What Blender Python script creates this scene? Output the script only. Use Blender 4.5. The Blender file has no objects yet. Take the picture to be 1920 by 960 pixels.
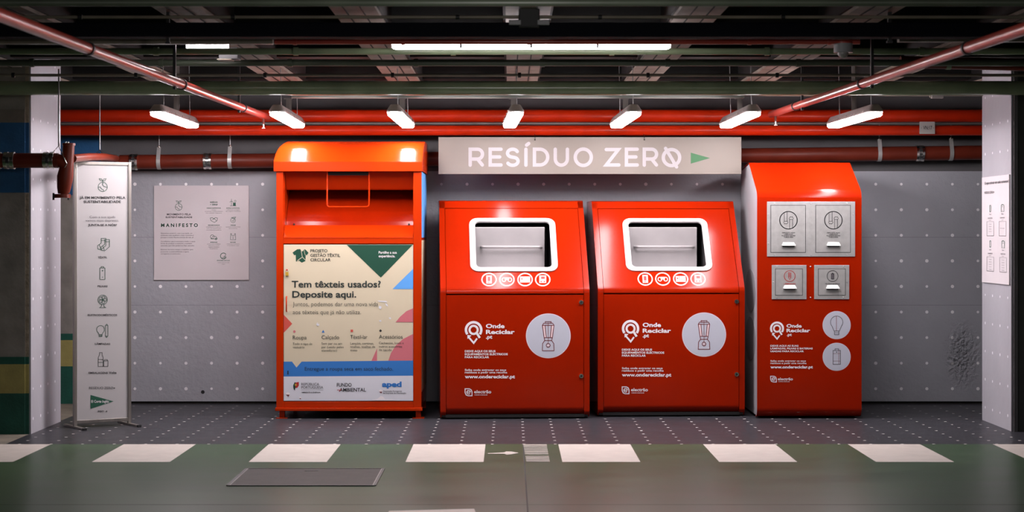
import bpy, bmesh, math, random
from mathutils import Vector, Matrix
random.seed(7)
R = math.radians
C = bpy.context.scene.collection
sc = bpy.context.scene

# ---------------------------------------------------------------- camera, world, light, exposure
F, CX, CY, H = 3500.0, 955.0, 436.0, 1.44          # focal length and horizon measured in the 1920x960 frame, eye height
cam_d = bpy.data.cameras.new('camera'); cam = bpy.data.objects.new('camera', cam_d); C.objects.link(cam)
cam.location = (0, 0, H); cam.rotation_euler = (R(90), 0, 0)
cam_d.sensor_width = 36; cam_d.lens = 36 * F / 1920
cam_d.shift_x = (960 - CX) / 1920; cam_d.shift_y = -(480 - CY) / 1920
cam_d.clip_end = 100
cam_d.dof.use_dof = True; cam_d.dof.focus_distance = 14.5; cam_d.dof.aperture_fstop = 4.0
sc.camera = cam
w = bpy.data.worlds.new('world'); sc.world = w; w.use_nodes = True
w.node_tree.nodes['Background'].inputs[0].default_value = (0.5, 0.5, 0.55, 1)
w.node_tree.nodes['Background'].inputs[1].default_value = 0.02
sc.view_settings.view_transform = 'Standard'; sc.view_settings.look = 'None'
sc.view_settings.exposure = 0.0; sc.view_settings.gamma = 1.0; sc.view_settings.use_curve_mapping = False
sc.cycles.max_bounces = 8; sc.cycles.sample_clamp_indirect = 6.0
LAMP_E = 62.0
AISLE_E = 40.0      # tube lamp over the aisle
AREA_W = 38.0
for i, (x, y) in enumerate([(-2.6, 3.5), (2.6, 3.5), (0, 7.2)]):  # unseen soft lights, added to stand in for the aisle's other lamps
    l = bpy.data.lights.new('aisle_fill_light', 'POINT'); l.shadow_soft_size = .25
    l.energy = AREA_W; l.color = (1, .95, .93)
    o = bpy.data.objects.new('aisle_fill_light', l); o.location = (x, y, 2.30); C.objects.link(o)

# ---------------------------------------------------------------- materials
MATS = {}
def nd(nt, t, **k):
    n = nt.nodes.new(t)
    for a, b in k.items(): setattr(n, a, b)
    return n
def mat(name, col, rough=.5, metal=0, var=.08, scale=6, bump=0, bscale=60, coat=0, stretch=None, spec=.5, emit=0, rvar=0, aniso=0):
    m = bpy.data.materials.new(name); m.use_nodes = True; nt = m.node_tree; b = nt.nodes['Principled BSDF']
    b.inputs['Roughness'].default_value = rough; b.inputs['Metallic'].default_value = metal
    b.inputs['Coat Weight'].default_value = coat; b.inputs['Coat Roughness'].default_value = .12
    b.inputs['Specular IOR Level'].default_value = spec
    tc = nd(nt, 'ShaderNodeTexCoord'); mp = nd(nt, 'ShaderNodeMapping'); nt.links.new(tc.outputs['Object'], mp.inputs[0])
    if stretch: mp.inputs['Scale'].default_value = stretch
    nz = nd(nt, 'ShaderNodeTexNoise'); nz.inputs['Scale'].default_value = scale; nz.inputs['Detail'].default_value = 6
    nt.links.new(mp.outputs[0], nz.inputs['Vector'])
    rp = nd(nt, 'ShaderNodeValToRGB'); rp.color_ramp.elements[0].position = .3; rp.color_ramp.elements[1].position = .7
    lo = [c * (1 - var) for c in col]; hi = [min(1, c * (1 + var)) for c in col]
    rp.color_ramp.elements[0].color = (*lo, 1); rp.color_ramp.elements[1].color = (*hi, 1)
    nt.links.new(nz.outputs['Fac'], rp.inputs[0]); nt.links.new(rp.outputs[0], b.inputs['Base Color'])
    if rvar:
        mr = nd(nt, 'ShaderNodeMapRange'); mr.inputs[3].default_value = rough - rvar; mr.inputs[4].default_value = rough + rvar
        mr.inputs[1].default_value = .3; mr.inputs[2].default_value = .7
        nt.links.new(nz.outputs['Fac'], mr.inputs[0]); nt.links.new(mr.outputs[0], b.inputs['Roughness'])
    if bump:
        n2 = nd(nt, 'ShaderNodeTexNoise'); n2.inputs['Scale'].default_value = bscale; n2.inputs['Detail'].default_value = 5
        nt.links.new(mp.outputs[0], n2.inputs['Vector'])
        bp = nd(nt, 'ShaderNodeBump'); bp.inputs['Strength'].default_value = bump; bp.inputs['Distance'].default_value = .01
        nt.links.new(n2.outputs['Fac'], bp.inputs['Height']); nt.links.new(bp.outputs[0], b.inputs['Normal'])
    if emit:
        b.inputs['Emission Color'].default_value = (1.0, .91, .94, 1) ; b.inputs['Emission Strength'].default_value = emit
    MATS[name] = m; return m
def M(n): return MATS[n]
def math_node(nt, op, a, b=None, c=None):
    n = nd(nt, 'ShaderNodeMath', operation=op)
    for i, v in enumerate((a, b, c)):
        if v is None: continue
        if isinstance(v, (int, float)): n.inputs[i].default_value = v
        else: nt.links.new(v, n.inputs[i])
    return n.outputs[0]
def add_dots(m, ax, o0, o1, p0, p1, rad, sq=False, dotcol=(.62, .62, .66), rot=0, vary=True):
    """grid of printed dots over a painted surface, in the object's own coordinates"""
    nt = m.node_tree; b = nt.nodes['Principled BSDF']
    tc = nd(nt, 'ShaderNodeTexCoord'); sp = nd(nt, 'ShaderNodeSeparateXYZ'); nt.links.new(tc.outputs['Object'], sp.inputs[0])
    u, v = sp.outputs[ax[0]], sp.outputs[ax[1]]
    def cell(x, o, p):
        q = math_node(nt, 'DIVIDE', math_node(nt, 'SUBTRACT', x, o), p)
        r = math_node(nt, 'ROUND', q)
        return math_node(nt, 'MULTIPLY', math_node(nt, 'SUBTRACT', q, r), p), r
    du, ru = cell(u, o0, p0); dv, rv = cell(v, o1, p1)
    if sq:
        d = math_node(nt, 'MAXIMUM', math_node(nt, 'ABSOLUTE', du), math_node(nt, 'ABSOLUTE', dv))
    else:
        d = math_node(nt, 'SQRT', math_node(nt, 'ADD', math_node(nt, 'MULTIPLY', du, du), math_node(nt, 'MULTIPLY', dv, dv)))
    wn = nd(nt, 'ShaderNodeTexWhiteNoise', noise_dimensions='2D'); cb = nd(nt, 'ShaderNodeCombineXYZ')
    nt.links.new(ru, cb.inputs[0]); nt.links.new(rv, cb.inputs[1]); nt.links.new(cb.outputs[0], wn.inputs['Vector'])
    rr = math_node(nt, 'MULTIPLY_ADD', wn.outputs['Value'], rad * .35 if vary else 0, rad * (.85 if vary else 1))
    f = math_node(nt, 'LESS_THAN', d, rr)
    mx = nd(nt, 'ShaderNodeMix', data_type='RGBA')
    src = b.inputs['Base Color'].links[0].from_socket
    nt.links.new(f, mx.inputs['Factor']); nt.links.new(src, mx.inputs['A']); mx.inputs['B'].default_value = (*dotcol, 1)
    nt.links.new(mx.outputs['Result'], b.inputs['Base Color'])

mat('red_paint', (.30, .0115, .0008), .17, var=.05, scale=3, bump=.02, bscale=5, spec=.17)
mat('orange_red_paint', (.43, .026, .0015), .2, var=.05, scale=3, bump=.015, bscale=5, spec=.18)
mat('red_pipe_paint', (.52, .022, .003), .34, var=.12, scale=5, spec=.3)
mat('salmon_pipe_paint', (.42, .055, .04), .32, var=.15, scale=5, coat=.3)
mat('brown_pipe', (.12, .017, .008), .42, var=.15, scale=5, spec=.25)
mat('brown_pipe_lit', (.17, .022, .009), .36, var=.15, scale=5, spec=.3)  # lighter copy of the brown pipe, with the light put into its colour
mat('steel', (.50, .50, .50), .34, 1, var=.12, scale=30, stretch=(1, 1, .1))
mat('brushed_steel', (.42, .39, .36), .38, 1, var=.15, scale=20, stretch=(1, 1, .1))
mat('galvanised', (.48, .48, .47), .45, .55, var=.07, scale=25)
mat('chrome', (.75, .74, .70), .2, 1, var=.05)
mat('dark_metal', (.02, .02, .022), .5, .3)
mat('black', (.006, .006, .007), .6)
mat('white_enamel', (.56, .53, .53), .4, var=.03)
mat('chute_grey', (.30, .285, .29), .42, .25, var=.05, scale=8)
mat('light_grey_panel', (.27, .27, .285), .5, var=.06)
mat('mid_grey', (.16, .16, .17), .5, var=.06)
mat('lamp_body', (.30, .25, .235), .5, var=.1)
mat('lamp_glow', (.9, .9, .9), .4, emit=LAMP_E)
mat('aisle_glow', (.9, .9, .9), .4, emit=AISLE_E)
mat('wire', (.3, .3, .3), .4, .8)
mat('conduit', (.24, .22, .21), .45, .2)
mat('green_pipe', (.20, .25, .15), .22, var=.2, scale=4)
mat('dark_green_pipe', (.07, .085, .06), .4, var=.2, scale=4)
mat('beige_rail', (.20, .17, .13), .45, var=.2)
mat('trunking', (.30, .33, .30), .5, var=.08)
mat('tray_dark', (.004, .0045, .008), .8, spec=.1)
mat('ceiling_paint', (.009, .009, .0085), .8, var=.3, scale=3, spec=.2)
mat('rib_paint', (.20, .165, .135), .7, var=.3, scale=5)
mat('sign_beige', (.19, .165, .142), .55, var=.03, scale=3)
mat('panel_white', (.60, .56, .58), .5, var=.02, scale=4)
mat('stand_panel', (.43, .415, .42), .5, var=.02, scale=4)
mat('tag_paper', (.45, .42, .40), .6)
mat('raw_concrete', (.17, .15, .13), .85, var=.25, scale=6, bump=.3, bscale=20)
mat('pillar_concrete', (.24, .225, .205), .85, var=.2, scale=6, bump=.3, bscale=20)
mat('pillar_dark', (.045, .047, .045), .8, var=.15, scale=6, bump=.2, bscale=20)
mat('blue_band', (.012, .09, .23), .65, var=.2, scale=6, bump=.2)
mat('green_band', (.008, .085, .06), .6, var=.2, scale=6, bump=.2)
mat('yellow_band', (.34, .30, .10), .6, var=.2, scale=6, bump=.2)
mat('cream_edge', (.30, .25, .19), .8, var=.25, scale=20, bump=.5)
mat('wall_upper', (.095, .092, .097), .75, var=.12, scale=3, bump=.25, bscale=14)
mat('wall_dotted', (.35, .36, .395), .6, var=.05, scale=3, bump=.5, bscale=30)
add_dots(M('wall_dotted'), (0, 2), -2.931, .1278, .21462, .2148, .0118, dotcol=(.88, .88, .9))
def blister(m, cx, cz):
    nt = m.node_tree; b = nt.nodes['Principled BSDF']; tc = nd(nt, 'ShaderNodeTexCoord'); mp = nd(nt, 'ShaderNodeMapping'); nt.links.new(tc.outputs['Object'], mp.inputs[0])
    mp.inputs['Location'].default_value = (-cx / .16, 0, -cz / .30); mp.inputs['Scale'].default_value = (1 / .16, 0, 1 / .30)
    ln = nd(nt, 'ShaderNodeVectorMath', operation='LENGTH'); nt.links.new(mp.outputs[0], ln.inputs[0])
    mr = nd(nt, 'ShaderNodeMapRange'); mr.inputs[1].default_value = .3; mr.inputs[2].default_value = 1.2; mr.inputs[3].default_value = 1; mr.inputs[4].default_value = 0
    nt.links.new(ln.outputs['Value'], mr.inputs[0])
    nz = nd(nt, 'ShaderNodeTexNoise'); nz.inputs['Scale'].default_value = 42; nz.inputs['Detail'].default_value = 4; nt.links.new(tc.outputs['Object'], nz.inputs['Vector'])
    bp = nd(nt, 'ShaderNodeBump'); bp.inputs['Distance'].default_value = .05; nt.links.new(mr.outputs[0], bp.inputs['Strength']); nt.links.new(nz.outputs['Fac'], bp.inputs['Height'])
    nt.links.new(b.inputs['Normal'].links[0].from_socket, bp.inputs['Normal']); nt.links.new(bp.outputs[0], b.inputs['Normal'])
blister(M('wall_dotted'), 3.80, .42)
mat('pillar_dotted', (.34, .335, .365), .6, var=.05, scale=3, bump=.2, bscale=14)
add_dots(M('pillar_dotted'), (1, 2), 13.40, .105, .2146, .2148, .0095, dotcol=(.75, .75, .78))
mat('floor_dark', (.034, .034, .040), .36, var=.10, scale=6, rvar=.02, bump=.02, bscale=30, spec=.3)
add_dots(M('floor_dark'), (0, 1), -2.905, 12.925, .2146, .2146, .0092, sq=True, dotcol=(.75, .72, .70), vary=False)
mat('floor_green', (.045, .082, .042), .33, var=.18, scale=3, rvar=.02, bump=.02, bscale=30, spec=.33, stretch=(.4, 1, 1))
M('floor_dark').node_tree.nodes['Principled BSDF'].inputs['IOR'].default_value = 1.3
M('floor_green').node_tree.nodes['Principled BSDF'].inputs['IOR'].default_value = 1.25
mat('floor_white', (.56, .51, .46), .5, var=.06, scale=9, bump=.05)
mat('floor_worn', (.32, .30, .26), .5, var=.5, scale=30, stretch=(.12, 1, 1))
mat('floor_raw', (.15, .13, .10), .8, var=.3, scale=5, bump=.3)
mat('seam', (.012, .012, .010), .8)
mat('tread_plate', (.028, .022, .020), .6, .0, var=.25, scale=8, spec=.2)
def tread(m):
    nt = m.node_tree; b = nt.nodes['Principled BSDF']; tc = nd(nt, 'ShaderNodeTexCoord'); mp = nd(nt, 'ShaderNodeMapping')
    mp.inputs['Rotation'].default_value = (0, 0, R(45)); nt.links.new(tc.outputs['Object'], mp.inputs[0])
    ck = nd(nt, 'ShaderNodeTexChecker'); ck.inputs['Scale'].default_value = 40; nt.links.new(mp.outputs[0], ck.inputs[0])
    bp = nd(nt, 'ShaderNodeBump'); bp.inputs['Distance'].default_value = .004; nt.links.new(ck.outputs['Fac'], bp.inputs['Height'])
    nt.links.new(bp.outputs[0], b.inputs['Normal'])
tread(M('tread_plate'))
for n, c in dict(ink_white=(.62, .60, .62), ink_bright=(.82, .77, .79), ink_black=(.012, .012, .014), ink_dark=(.02, .03, .028), ink_green=(.012, .085, .05),
                 ink_deep_green=(.008, .06, .035), ink_grey=(.10, .09, .10), ink_maroon=(.16, .02, .022), ink_red=(.42, .02, .02),
                 poster_beige=(.58, .51, .37), poster_blue=(.03, .17, .50), poster_light_blue=(.10, .33, .74), poster_pink=(.55, .15, .18), poster_coral=(.55, .08, .06),
                 poster_white=(.66, .67, .73), sticker_blue_white=(.50, .52, .60), sticker_rim=(.75, .60, .62), logo_green=(.02, .11, .035), sign_white=(.33, .31, .32),
                 decal_pink=(.75, .45, .42), ink_gold=(.45, .28, .03)).items():
    mat(n, c, .45, var=.015)

# ---------------------------------------------------------------- mesh helpers
class MB:
    def __init__(s): s.v = []; s.f = []; s.m = []; s.mats = []; s.sm = []
    def mi(s, m):
        if m not in s.mats: s.mats.append(m)
        return s.mats.index(m)
    def add(s, vs, fs, m, smooth=False):
        o = len(s.v); s.v += [tuple(v) for v in vs]; k = s.mi(m)
        for f in fs: s.f.append([o + i for i in f]); s.m.append(k); s.sm.append(smooth)
    def box(s, x0, x1, y0, y1, z0, z1, m):
        vs = [(x, y, z) for x in (x0, x1) for y in (y0, y1) for z in (z0, z1)]
        s.add(vs, [(0, 1, 3, 2), (4, 6, 7, 5), (0, 4, 5, 1), (2, 3, 7, 6), (0, 2, 6, 4), (1, 5, 7, 3)], m)
    def prism(s, prof, x0, x1, m):                       # closed (y, z) outline extruded along x
        n = len(prof); vs = [(x0, y, z) for y, z in prof] + [(x1, y, z) for y, z in prof]
        s.add(vs, [tuple(range(n)), tuple(range(2 * n - 1, n - 1, -1))] + [(i, n + i, n + (i + 1) % n, (i + 1) % n) for i in range(n)], m)
    def sheet(s, pts, x0, x1, th, m, smooth=True):       # bent sheet: open (y, z) line with a thickness, extruded along x
        n = len(pts); P = [Vector(p) for p in pts]; off = []
        for i in range(n):
            a = P[max(i - 1, 0)]; b = P[min(i + 1, n - 1)]; d = (b - a).normalized(); off.append(P[i] + Vector((d.y, -d.x)) * th)
        rows = [[(x, p.x, p.y) for p in P] for x in (x0, x1)] + [[(x, p.x, p.y) for p in off] for x in (x0, x1)]
        vs = rows[0] + rows[1] + rows[2] + rows[3]; fs = []; e = []
        for i in range(n - 1):
            fs.append((i, i + 1, n + i + 1, n + i)); fs.append((2 * n + i, 3 * n + i, 3 * n + i + 1, 2 * n + i + 1))
            e.append((i, 2 * n + i, 2 * n + i + 1, i + 1)); e.append((n + i, n + i + 1, 3 * n + i + 1, 3 * n + i))
        e += [(0, n, 3 * n, 2 * n), (n - 1, 3 * n - 1, 4 * n - 1, 2 * n - 1)]
        s.add(vs, fs + e, m, False)
    def tube(s, path, r, m, n=16, caps=True, radii=None):
        P = [Vector(p) for p in path]; rings = []
        up = None
        for i, p in enumerate(P):
            d = (P[min(i + 1, len(P) - 1)] - P[max(i - 1, 0)]).normalized()
            if up is None: up = Vector((0, 0, 1)) if abs(d.z) < .9 else Vector((0, 1, 0))
            a = d.cross(up).normalized(); b = a.cross(d).normalized(); up = b
            rr = radii[i] if radii else r
            rings.append([p + a * math.cos(t) * rr + b * math.sin(t) * rr for t in [2 * math.pi * k / n for k in range(n)]])
        vs = [v for q in rings for v in q]; fs = []
        for i in range(len(P) - 1):
            for k in range(n): fs.append((i * n + k, i * n + (k + 1) % n, (i + 1) * n + (k + 1) % n, (i + 1) * n + k))
        s.add(vs, fs, m, True)
        if caps:
            s.add(rings[0], [tuple(range(n))[::-1]], m); s.add(rings[-1], [tuple(range(n))], m)
    def ball(s, c, r, m, sx=1, sy=1, sz=1, n=14, half=False):
        vs = []; fs = []; k = n // 2
        for i in range(k + 1):
            th = math.pi * i / k if not half else math.pi / 2 + math.pi / 2 * i / k
            for j in range(n):
                ph = 2 * math.pi * j / n
                vs.append((c[0] + r * sx * math.sin(th) * math.cos(ph), c[1] + r * sy * math.sin(th) * math.sin(ph), c[2] + r * sz * math.cos(th)))
        for i in range(k):
            for j in range(n): fs.append((i * n + j, i * n + (j + 1) % n, (i + 1) * n + (j + 1) % n, (i + 1) * n + j))
        s.add(vs, fs, m, True)
    def build(s, name, parent=None, bevel=0, loc=None):
        me = bpy.data.meshes.new(name); me.from_pydata(s.v, [], s.f)
        for mm in s.mats: me.materials.append(M(mm))
        me.polygons.foreach_set('material_index', s.m); me.polygons.foreach_set('use_smooth', s.sm); me.update()
        bm = bmesh.new(); bm.from_mesh(me); bmesh.ops.recalc_face_normals(bm, faces=bm.faces) if not getattr(s, 'flat', False) else None
        bm.to_mesh(me); bm.free()
        o = bpy.data.objects.new(name, me); C.objects.link(o)
        if parent: o.parent = parent
        if loc: o.location = loc
        if bevel:
            b = o.modifiers.new('bevel', 'BEVEL'); b.width = bevel; b.segments = 2; b.limit_method = 'ANGLE'; b.angle_limit = R(40)
        return o
def tag(o, label, cat, group=None, kind=None):
    o['label'] = label; o['category'] = cat
    if group: o['group'] = group
    if kind: o['kind'] = kind
    return o
def thing(name, loc, label, cat, group=None, yaw=0):
    o = bpy.data.objects.new(name, None); o.empty_display_size = .1; C.objects.link(o)
    o.location = loc; o.rotation_euler = (0, 0, yaw); return tag(o, label, cat, group)
def structure(mb, name, label=None):
    o = mb.build(name); o['kind'] = 'structure'
    if label: o['label'] = label
    return o
def copy_tree(o, parent=None):
    c = o.copy(); C.objects.link(c)
    if parent: c.parent = parent
    for ch in [x for x in bpy.data.objects if x.parent is o]: copy_tree(ch, c)
    return c
def fillet(pts, radii, n=6):                             # round the corners of an open (y, z) line
    out = [Vector(pts[0])]
    for i in range(1, len(pts) - 1):
        r = radii.get(i, 0)
        if not r: out.append(Vector(pts[i])); continue
        p = Vector(pts[i]); a = (Vector(pts[i - 1]) - p).normalized(); b = (Vector(pts[i + 1]) - p).normalized()
        ang = a.angle(b); t = r / math.tan(ang / 2); c = p + (a + b).normalized() * (r / math.sin(ang / 2))
        s0 = p + a * t - c; s1 = p + b * t - c; th = s0.angle(s1)
        for k in range(n + 1):
            f = k / n; v = (s0 * math.sin((1 - f) * th) + s1 * math.sin(f * th)) / math.sin(th); out.append(c + v)
    out.append(Vector(pts[-1])); return [tuple(p) for p in out]
def W(px, py, D): return Vector(((px - CX) * D / F, D, H - (py - CY) * D / F))     # a point of the place from its bearing and distance

# ---------------------------------------------------------------- prints (lettering, icons) laid on a surface
_tc = {}
def text_mesh(s, bold):
    k = (s, bold)
    if k in _tc: return _tc[k]
    cu = bpy.data.curves.new('t', 'FONT'); cu.body = s; cu.size = 1; cu.offset = bold; cu.resolution_u = 3; cu.fill_mode = 'BOTH'
    o = bpy.data.objects.new('t', cu); C.objects.link(o)
    dg = bpy.context.evaluated_depsgraph_get(); ev = o.evaluated_get(dg); me = ev.to_mesh()
    vs = [(v.co.x, v.co.y) for v in me.vertices]; fs = [tuple(p.vertices) for p in me.polygons]
    ev.to_mesh_clear(); bpy.data.objects.remove(o); bpy.data.curves.remove(cu)
    _tc[k] = (vs, fs); return _tc[k]
CAP = {}
def cap_h(bold):
    if bold not in CAP:
        v, f = text_mesh('H', bold); CAP[bold] = (max(p[1] for p in v), min(p[1] for p in v))
    return CAP[bold]
def text_groups(rows, sizes, names, fn, parent, default=None):
    i = 0
    for n_, nm in zip(sizes, names):
        p = Print()
        for row in rows[i:i + n_]:
            if default: t, x0, x1, b, c, bo = row; col = default
            else: t, x0, x1, b, c, col, bo = row
            p.text(t, x0, x1, b, c, col, bo)
        p.build(nm, fn, parent); i += n_
class Print:
    """flat shapes in photo-frame units, mapped onto a surface when built"""
    def __init__(s): s.it = []
    def poly(s, pts, c, layer=1): s.it.append(([tuple(p) for p in pts], [tuple(range(len(pts)))], c, layer)); return s
    def rect(s, x0, y0, x1, y1, c, layer=1): return s.poly([(x0, y0), (x1, y0), (x1, y1), (x0, y1)], c, layer)
    def disc(s, x, y, r, c, layer=1, n=40, ry=None):
        ry = ry or r; return s.poly([(x + r * math.cos(t), y + ry * math.sin(t)) for t in [2 * math.pi * k / n for k in range(n)]], c, layer)
    def arc(s, x, y, r, w, a0, a1, c, layer=2, n=28, ry=None, cap=False):
        ry = ry or r
        pts = [(x + r * math.cos(R(a0 + (a1 - a0) * k / n)), y + ry * math.sin(R(a0 + (a1 - a0) * k / n))) for k in range(n + 1)]
        return s.line(pts, w, c, layer, cap)
    def ring(s, x, y, r, w, c, layer=2, n=40, ry=None): return s.arc(x, y, r, w, 0, 360, c, layer, n, ry)
    def line(s, pts, w, c, layer=2, cap=False):
        P = [Vector(p) for p in pts]; n = len(P); L = []; Rr = []
        closed = (P[0] - P[-1]).length < 1e-6
        for i in range(n):
            a = P[i - 1] if i else (P[-2] if closed else P[0]); b = P[i + 1] if i < n - 1 else (P[1] if closed else P[-1])
            d0 = (P[i] - a); d1 = (b - P[i])
            d0 = d0.normalized() if d0.length > 1e-9 else d1.normalized(); d1 = d1.normalized() if d1.length > 1e-9 else d0
            d = (d0 + d1); d = d.normalized() if d.length > 1e-6 else d0
            nrm = Vector((-d.y, d.x)); k = max(.45, abs(nrm.dot(Vector((-d0.y, d0.x)))))
            L.append(P[i] + nrm * w / 2 / k); Rr.append(P[i] - nrm * w / 2 / k)
        vs = L + Rr; s.it.append(([tuple(v) for v in vs], [(i, i + 1, n + i + 1, n + i) for i in range(n - 1)], c, layer))
        if cap:
            for p in P: s.disc(p.x, p.y, w / 2, c, layer, 14)
        return s
    def text(s, t, x0, x1, base, cap, c, bold=.0, layer=3, align=None):
        vs, fs = text_mesh(t, bold)
        if not vs: return s
        mx0 = min(v[0] for v in vs); mx1 = max(v[0] for v in vs); hi, lo = cap_h(bold)
        k = (x1 - x0) / (mx1 - mx0); ky = cap / (hi - lo)
        s.it.append(([(x0 + (v[0] - mx0) * k, base - (v[1] - lo) * ky) for v in vs], fs, c, layer)); return s
    def ctext(s, t, xc, w, base, cap, c, bold=0, layer=3): return s.text(t, xc - w / 2, xc + w / 2, base, cap, c, bold, layer)
    def build(s, name, fn, parent, eps=.0006):
        mb = MB(); mb.flat = True
        for i, (vs, fs, c, l) in enumerate(s.it): mb.add([fn(x, y, l * eps + i * 1.2e-5) for x, y in vs], fs, c)
        return mb.build(name, parent)
def plane_map(root, point, normal):
    """bearing -> the point where the line of sight meets a plane given in the root's own axes"""
    Mx = Matrix.Translation(root.location) @ Matrix.Rotation(root.rotation_euler.z, 4, 'Z') if root else Matrix.Identity(4)
    n_l = Vector(normal).normalized(); p_w = Mx @ Vector(point); n_w = (Mx.to_3x3() @ n_l).normalized(); inv = Mx.inverted(); o = Vector((0, 0, H))
    def fn(px, py, e=0):
        d = Vector(((px - CX) / F, 1, -(py - CY) / F)); t = (p_w - o).dot(n_w) / d.dot(n_w)
        return inv @ (o + d * t) + n_l * e
    return fn

# icon drawings: (print, centre x, centre y, size, colour)
def ic_globe(p, x, y, r, c, w=.9):
    p.ring(x, y, r, w, c); p.line([(x, y - r), (x, y - r * 1.35)], w, c)
    for s in (-1, 1): p.line([(x, y - r * 1.3), (x + s * r * .25, y - r * 1.75), (x + s * r * .75, y - r * 1.8), (x + s * r * .5, y - r * 1.35), (x, y - r * 1.3)], w * .9, c)
    p.line([(x - r, y + r * .05), (x - r * .5, y), (x - r * .25, y + r * .45), (x + r * .15, y + r * .6), (x + r * .2, y + r * .95)], w, c)
    p.line([(x + r * .1, y - r), (x - r * .05, y - r * .45), (x + r * .3, y - r * .1), (x + r, y + r * .1)], w, c)
def ic_sock(p, x, y, s, c, w=.9):
    for dx, dy in ((0, 0), (s * .3, s * .1)):
        p.line([(x - s * .1 + dx, y - s * .5 + dy), (x + s * .3 + dx, y - s * .5 + dy), (x + s * .3 + dx, y + s * .1 + dy), (x - s * .1 + dx, y + s * .45 + dy),
                (x - s * .4 + dx, y + s * .4 + dy), (x - s * .42 + dx, y + s * .12 + dy), (x - s * .1 + dx, y - s * .1 + dy), (x - s * .1 + dx, y - s * .5 + dy)], w, c)
        p.line([(x - s * .1 + dx, y - s * .32 + dy), (x + s * .3 + dx, y - s * .32 + dy)], w, c)
        p.line([(x - s * .28 + dx, y + s * .02 + dy), (x - s * .12 + dx, y + s * .4 + dy)], w, c)
def ic_battery(p, x, y, s, c, w=.9):
    p.line([(x - s * .2, y - s * .4), (x + s * .2, y - s * .4), (x + s * .2, y + s * .5), (x - s * .2, y + s * .5), (x - s * .2, y - s * .4)], w, c)
    p.line([(x - s * .1, y - s * .4), (x - s * .1, y - s * .5), (x + s * .1, y - s * .5), (x + s * .1, y - s * .4)], w, c)
    p.line([(x - s * .06, y - s * .18), (x + s * .06, y - s * .18)], w, c); p.line([(x, y - s * .24), (x, y - s * .12)], w, c); p.line([(x - s * .05, y + s * .32), (x + s * .05, y + s * .32)], w, c)
def ic_fan(p, x, y, r, c, w=.9):
    p.ring(x, y, r, w, c); p.disc(x, y, r * .14, c, 2, 10)
    for a in range(0, 360, 72): p.ring(x + r * .45 * math.cos(R(a)), y + r * .45 * math.sin(R(a)), r * .36, w * .8, c, 2, 12)
    p.line([(x - r * .2, y + r), (x - r * .3, y + r * 1.45), (x - r * .7, y + r * 1.7), (x + r * .7, y + r * 1.7), (x + r * .3, y + r * 1.45), (x + r * .2, y + r)], w, c)
def ic_bulb(p, x, y, s, c, w=.9):
    p.arc(x, y - s * .15, s * .33, w, 125, 415, c)
    p.line([(x - s * .19, y + s * .12), (x - s * .13, y + s * .28), (x + s * .13, y + s * .28), (x + s * .19, y + s * .12)], w, c)
    p.line([(x - s * .12, y + s * .28), (x - s * .12, y + s * .45), (x + s * .12, y + s * .45), (x + s * .12, y + s * .28)], w, c)
    p.line([(x - s * .12, y + s * .37), (x + s * .12, y + s * .37)], w, c)
def ic_tube(p, x, y, s, c, w=.8, flip=1):
    h = s * .5 * flip; a = s * .09
    p.line([(x - a, y - h * .8), (x + a, y - h * .8), (x + a, y + h * .8), (x - a, y + h * .8), (x - a, y - h * .8)], w, c)
    p.line([(x - a, y - h * .8), (x, y - h), (x + a, y - h * .8)], w, c); p.line([(x - a, y + h * .8), (x, y + h), (x + a, y + h * .8)], w, c)
def ic_bottles(p, x, y, s, c, w=.8):
    p.line([(x - s * .3, y + s * .5), (x - s * .3, y - s * .15), (x - s * .2, y - s * .35), (x - s * .2, y - s * .5), (x - s * .02, y - s * .5), (x - s * .02, y - s * .35), (x + s * .06, y - s * .15), (x + s * .06, y + s * .5), (x - s * .3, y + s * .5)], w, c)
    p.line([(x - s * .3, y - s * .0), (x + s * .06, y - s * .0)], w, c); p.line([(x - s * .3, y + s * .2), (x + s * .06, y + s * .2)], w, c)
    p.line([(x + s * .1, y + s * .5), (x + s * .1, y + s * .1), (x + s * .16, y), (x + s * .34, y), (x + s * .4, y + s * .1), (x + s * .4, y + s * .5), (x + s * .1, y + s * .5)], w, c); p.line([(x + s * .1, y + s * .1), (x + s * .4, y + s * .1)], w, c)
def ic_blender(p, x, y, s, c, w=1.2):                    # s = px scale (1 = as on the door sticker)
    def L(pts, ww=w): p.line([(x + a * s, y + b * s) for a, b in pts], ww, c, 4)
    p.poly([(x + a * s, y + b * s) for a, b in [(-9.5, -19), (-6, -19), (-3, 4), (-7, 4)]], 'sticker_rim', 3)
    p.poly([(x + a * s, y + b * s) for a, b in [(11, -19), (7, -19), (4.5, 4), (8, 4)]], 'sticker_rim', 3)
    L([(-10.5, -19), (-8, -23), (9, -23), (11.5, -19), (8.2, 4.5), (7, 9.5), (-6, 9.5), (-7, 4.5), (-10.5, -19)])
    L([(-5, -23), (-5, -26), (6, -26), (6, -23)]); L([(-10.5, -19), (11.5, -19)]); L([(-7, 4), (8.2, 4)]); L([(-5.5, -19), (-3, 4)]); L([(6.8, -19), (4.4, 4)])
    L([(.5, -23), (.5, 15)], w * .7); L([(-6, 9.5), (-10, 15), (-10.5, 28.5), (11.5, 28.5), (11, 15), (7, 9.5)])
    p.ring(x + .5 * s, y + 18.5 * s, 3.6 * s, w, c, 4, 18); p.disc(x + .5 * s, y + 18.5 * s, 2 * s, 'sticker_rim', 4, 12)
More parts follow.
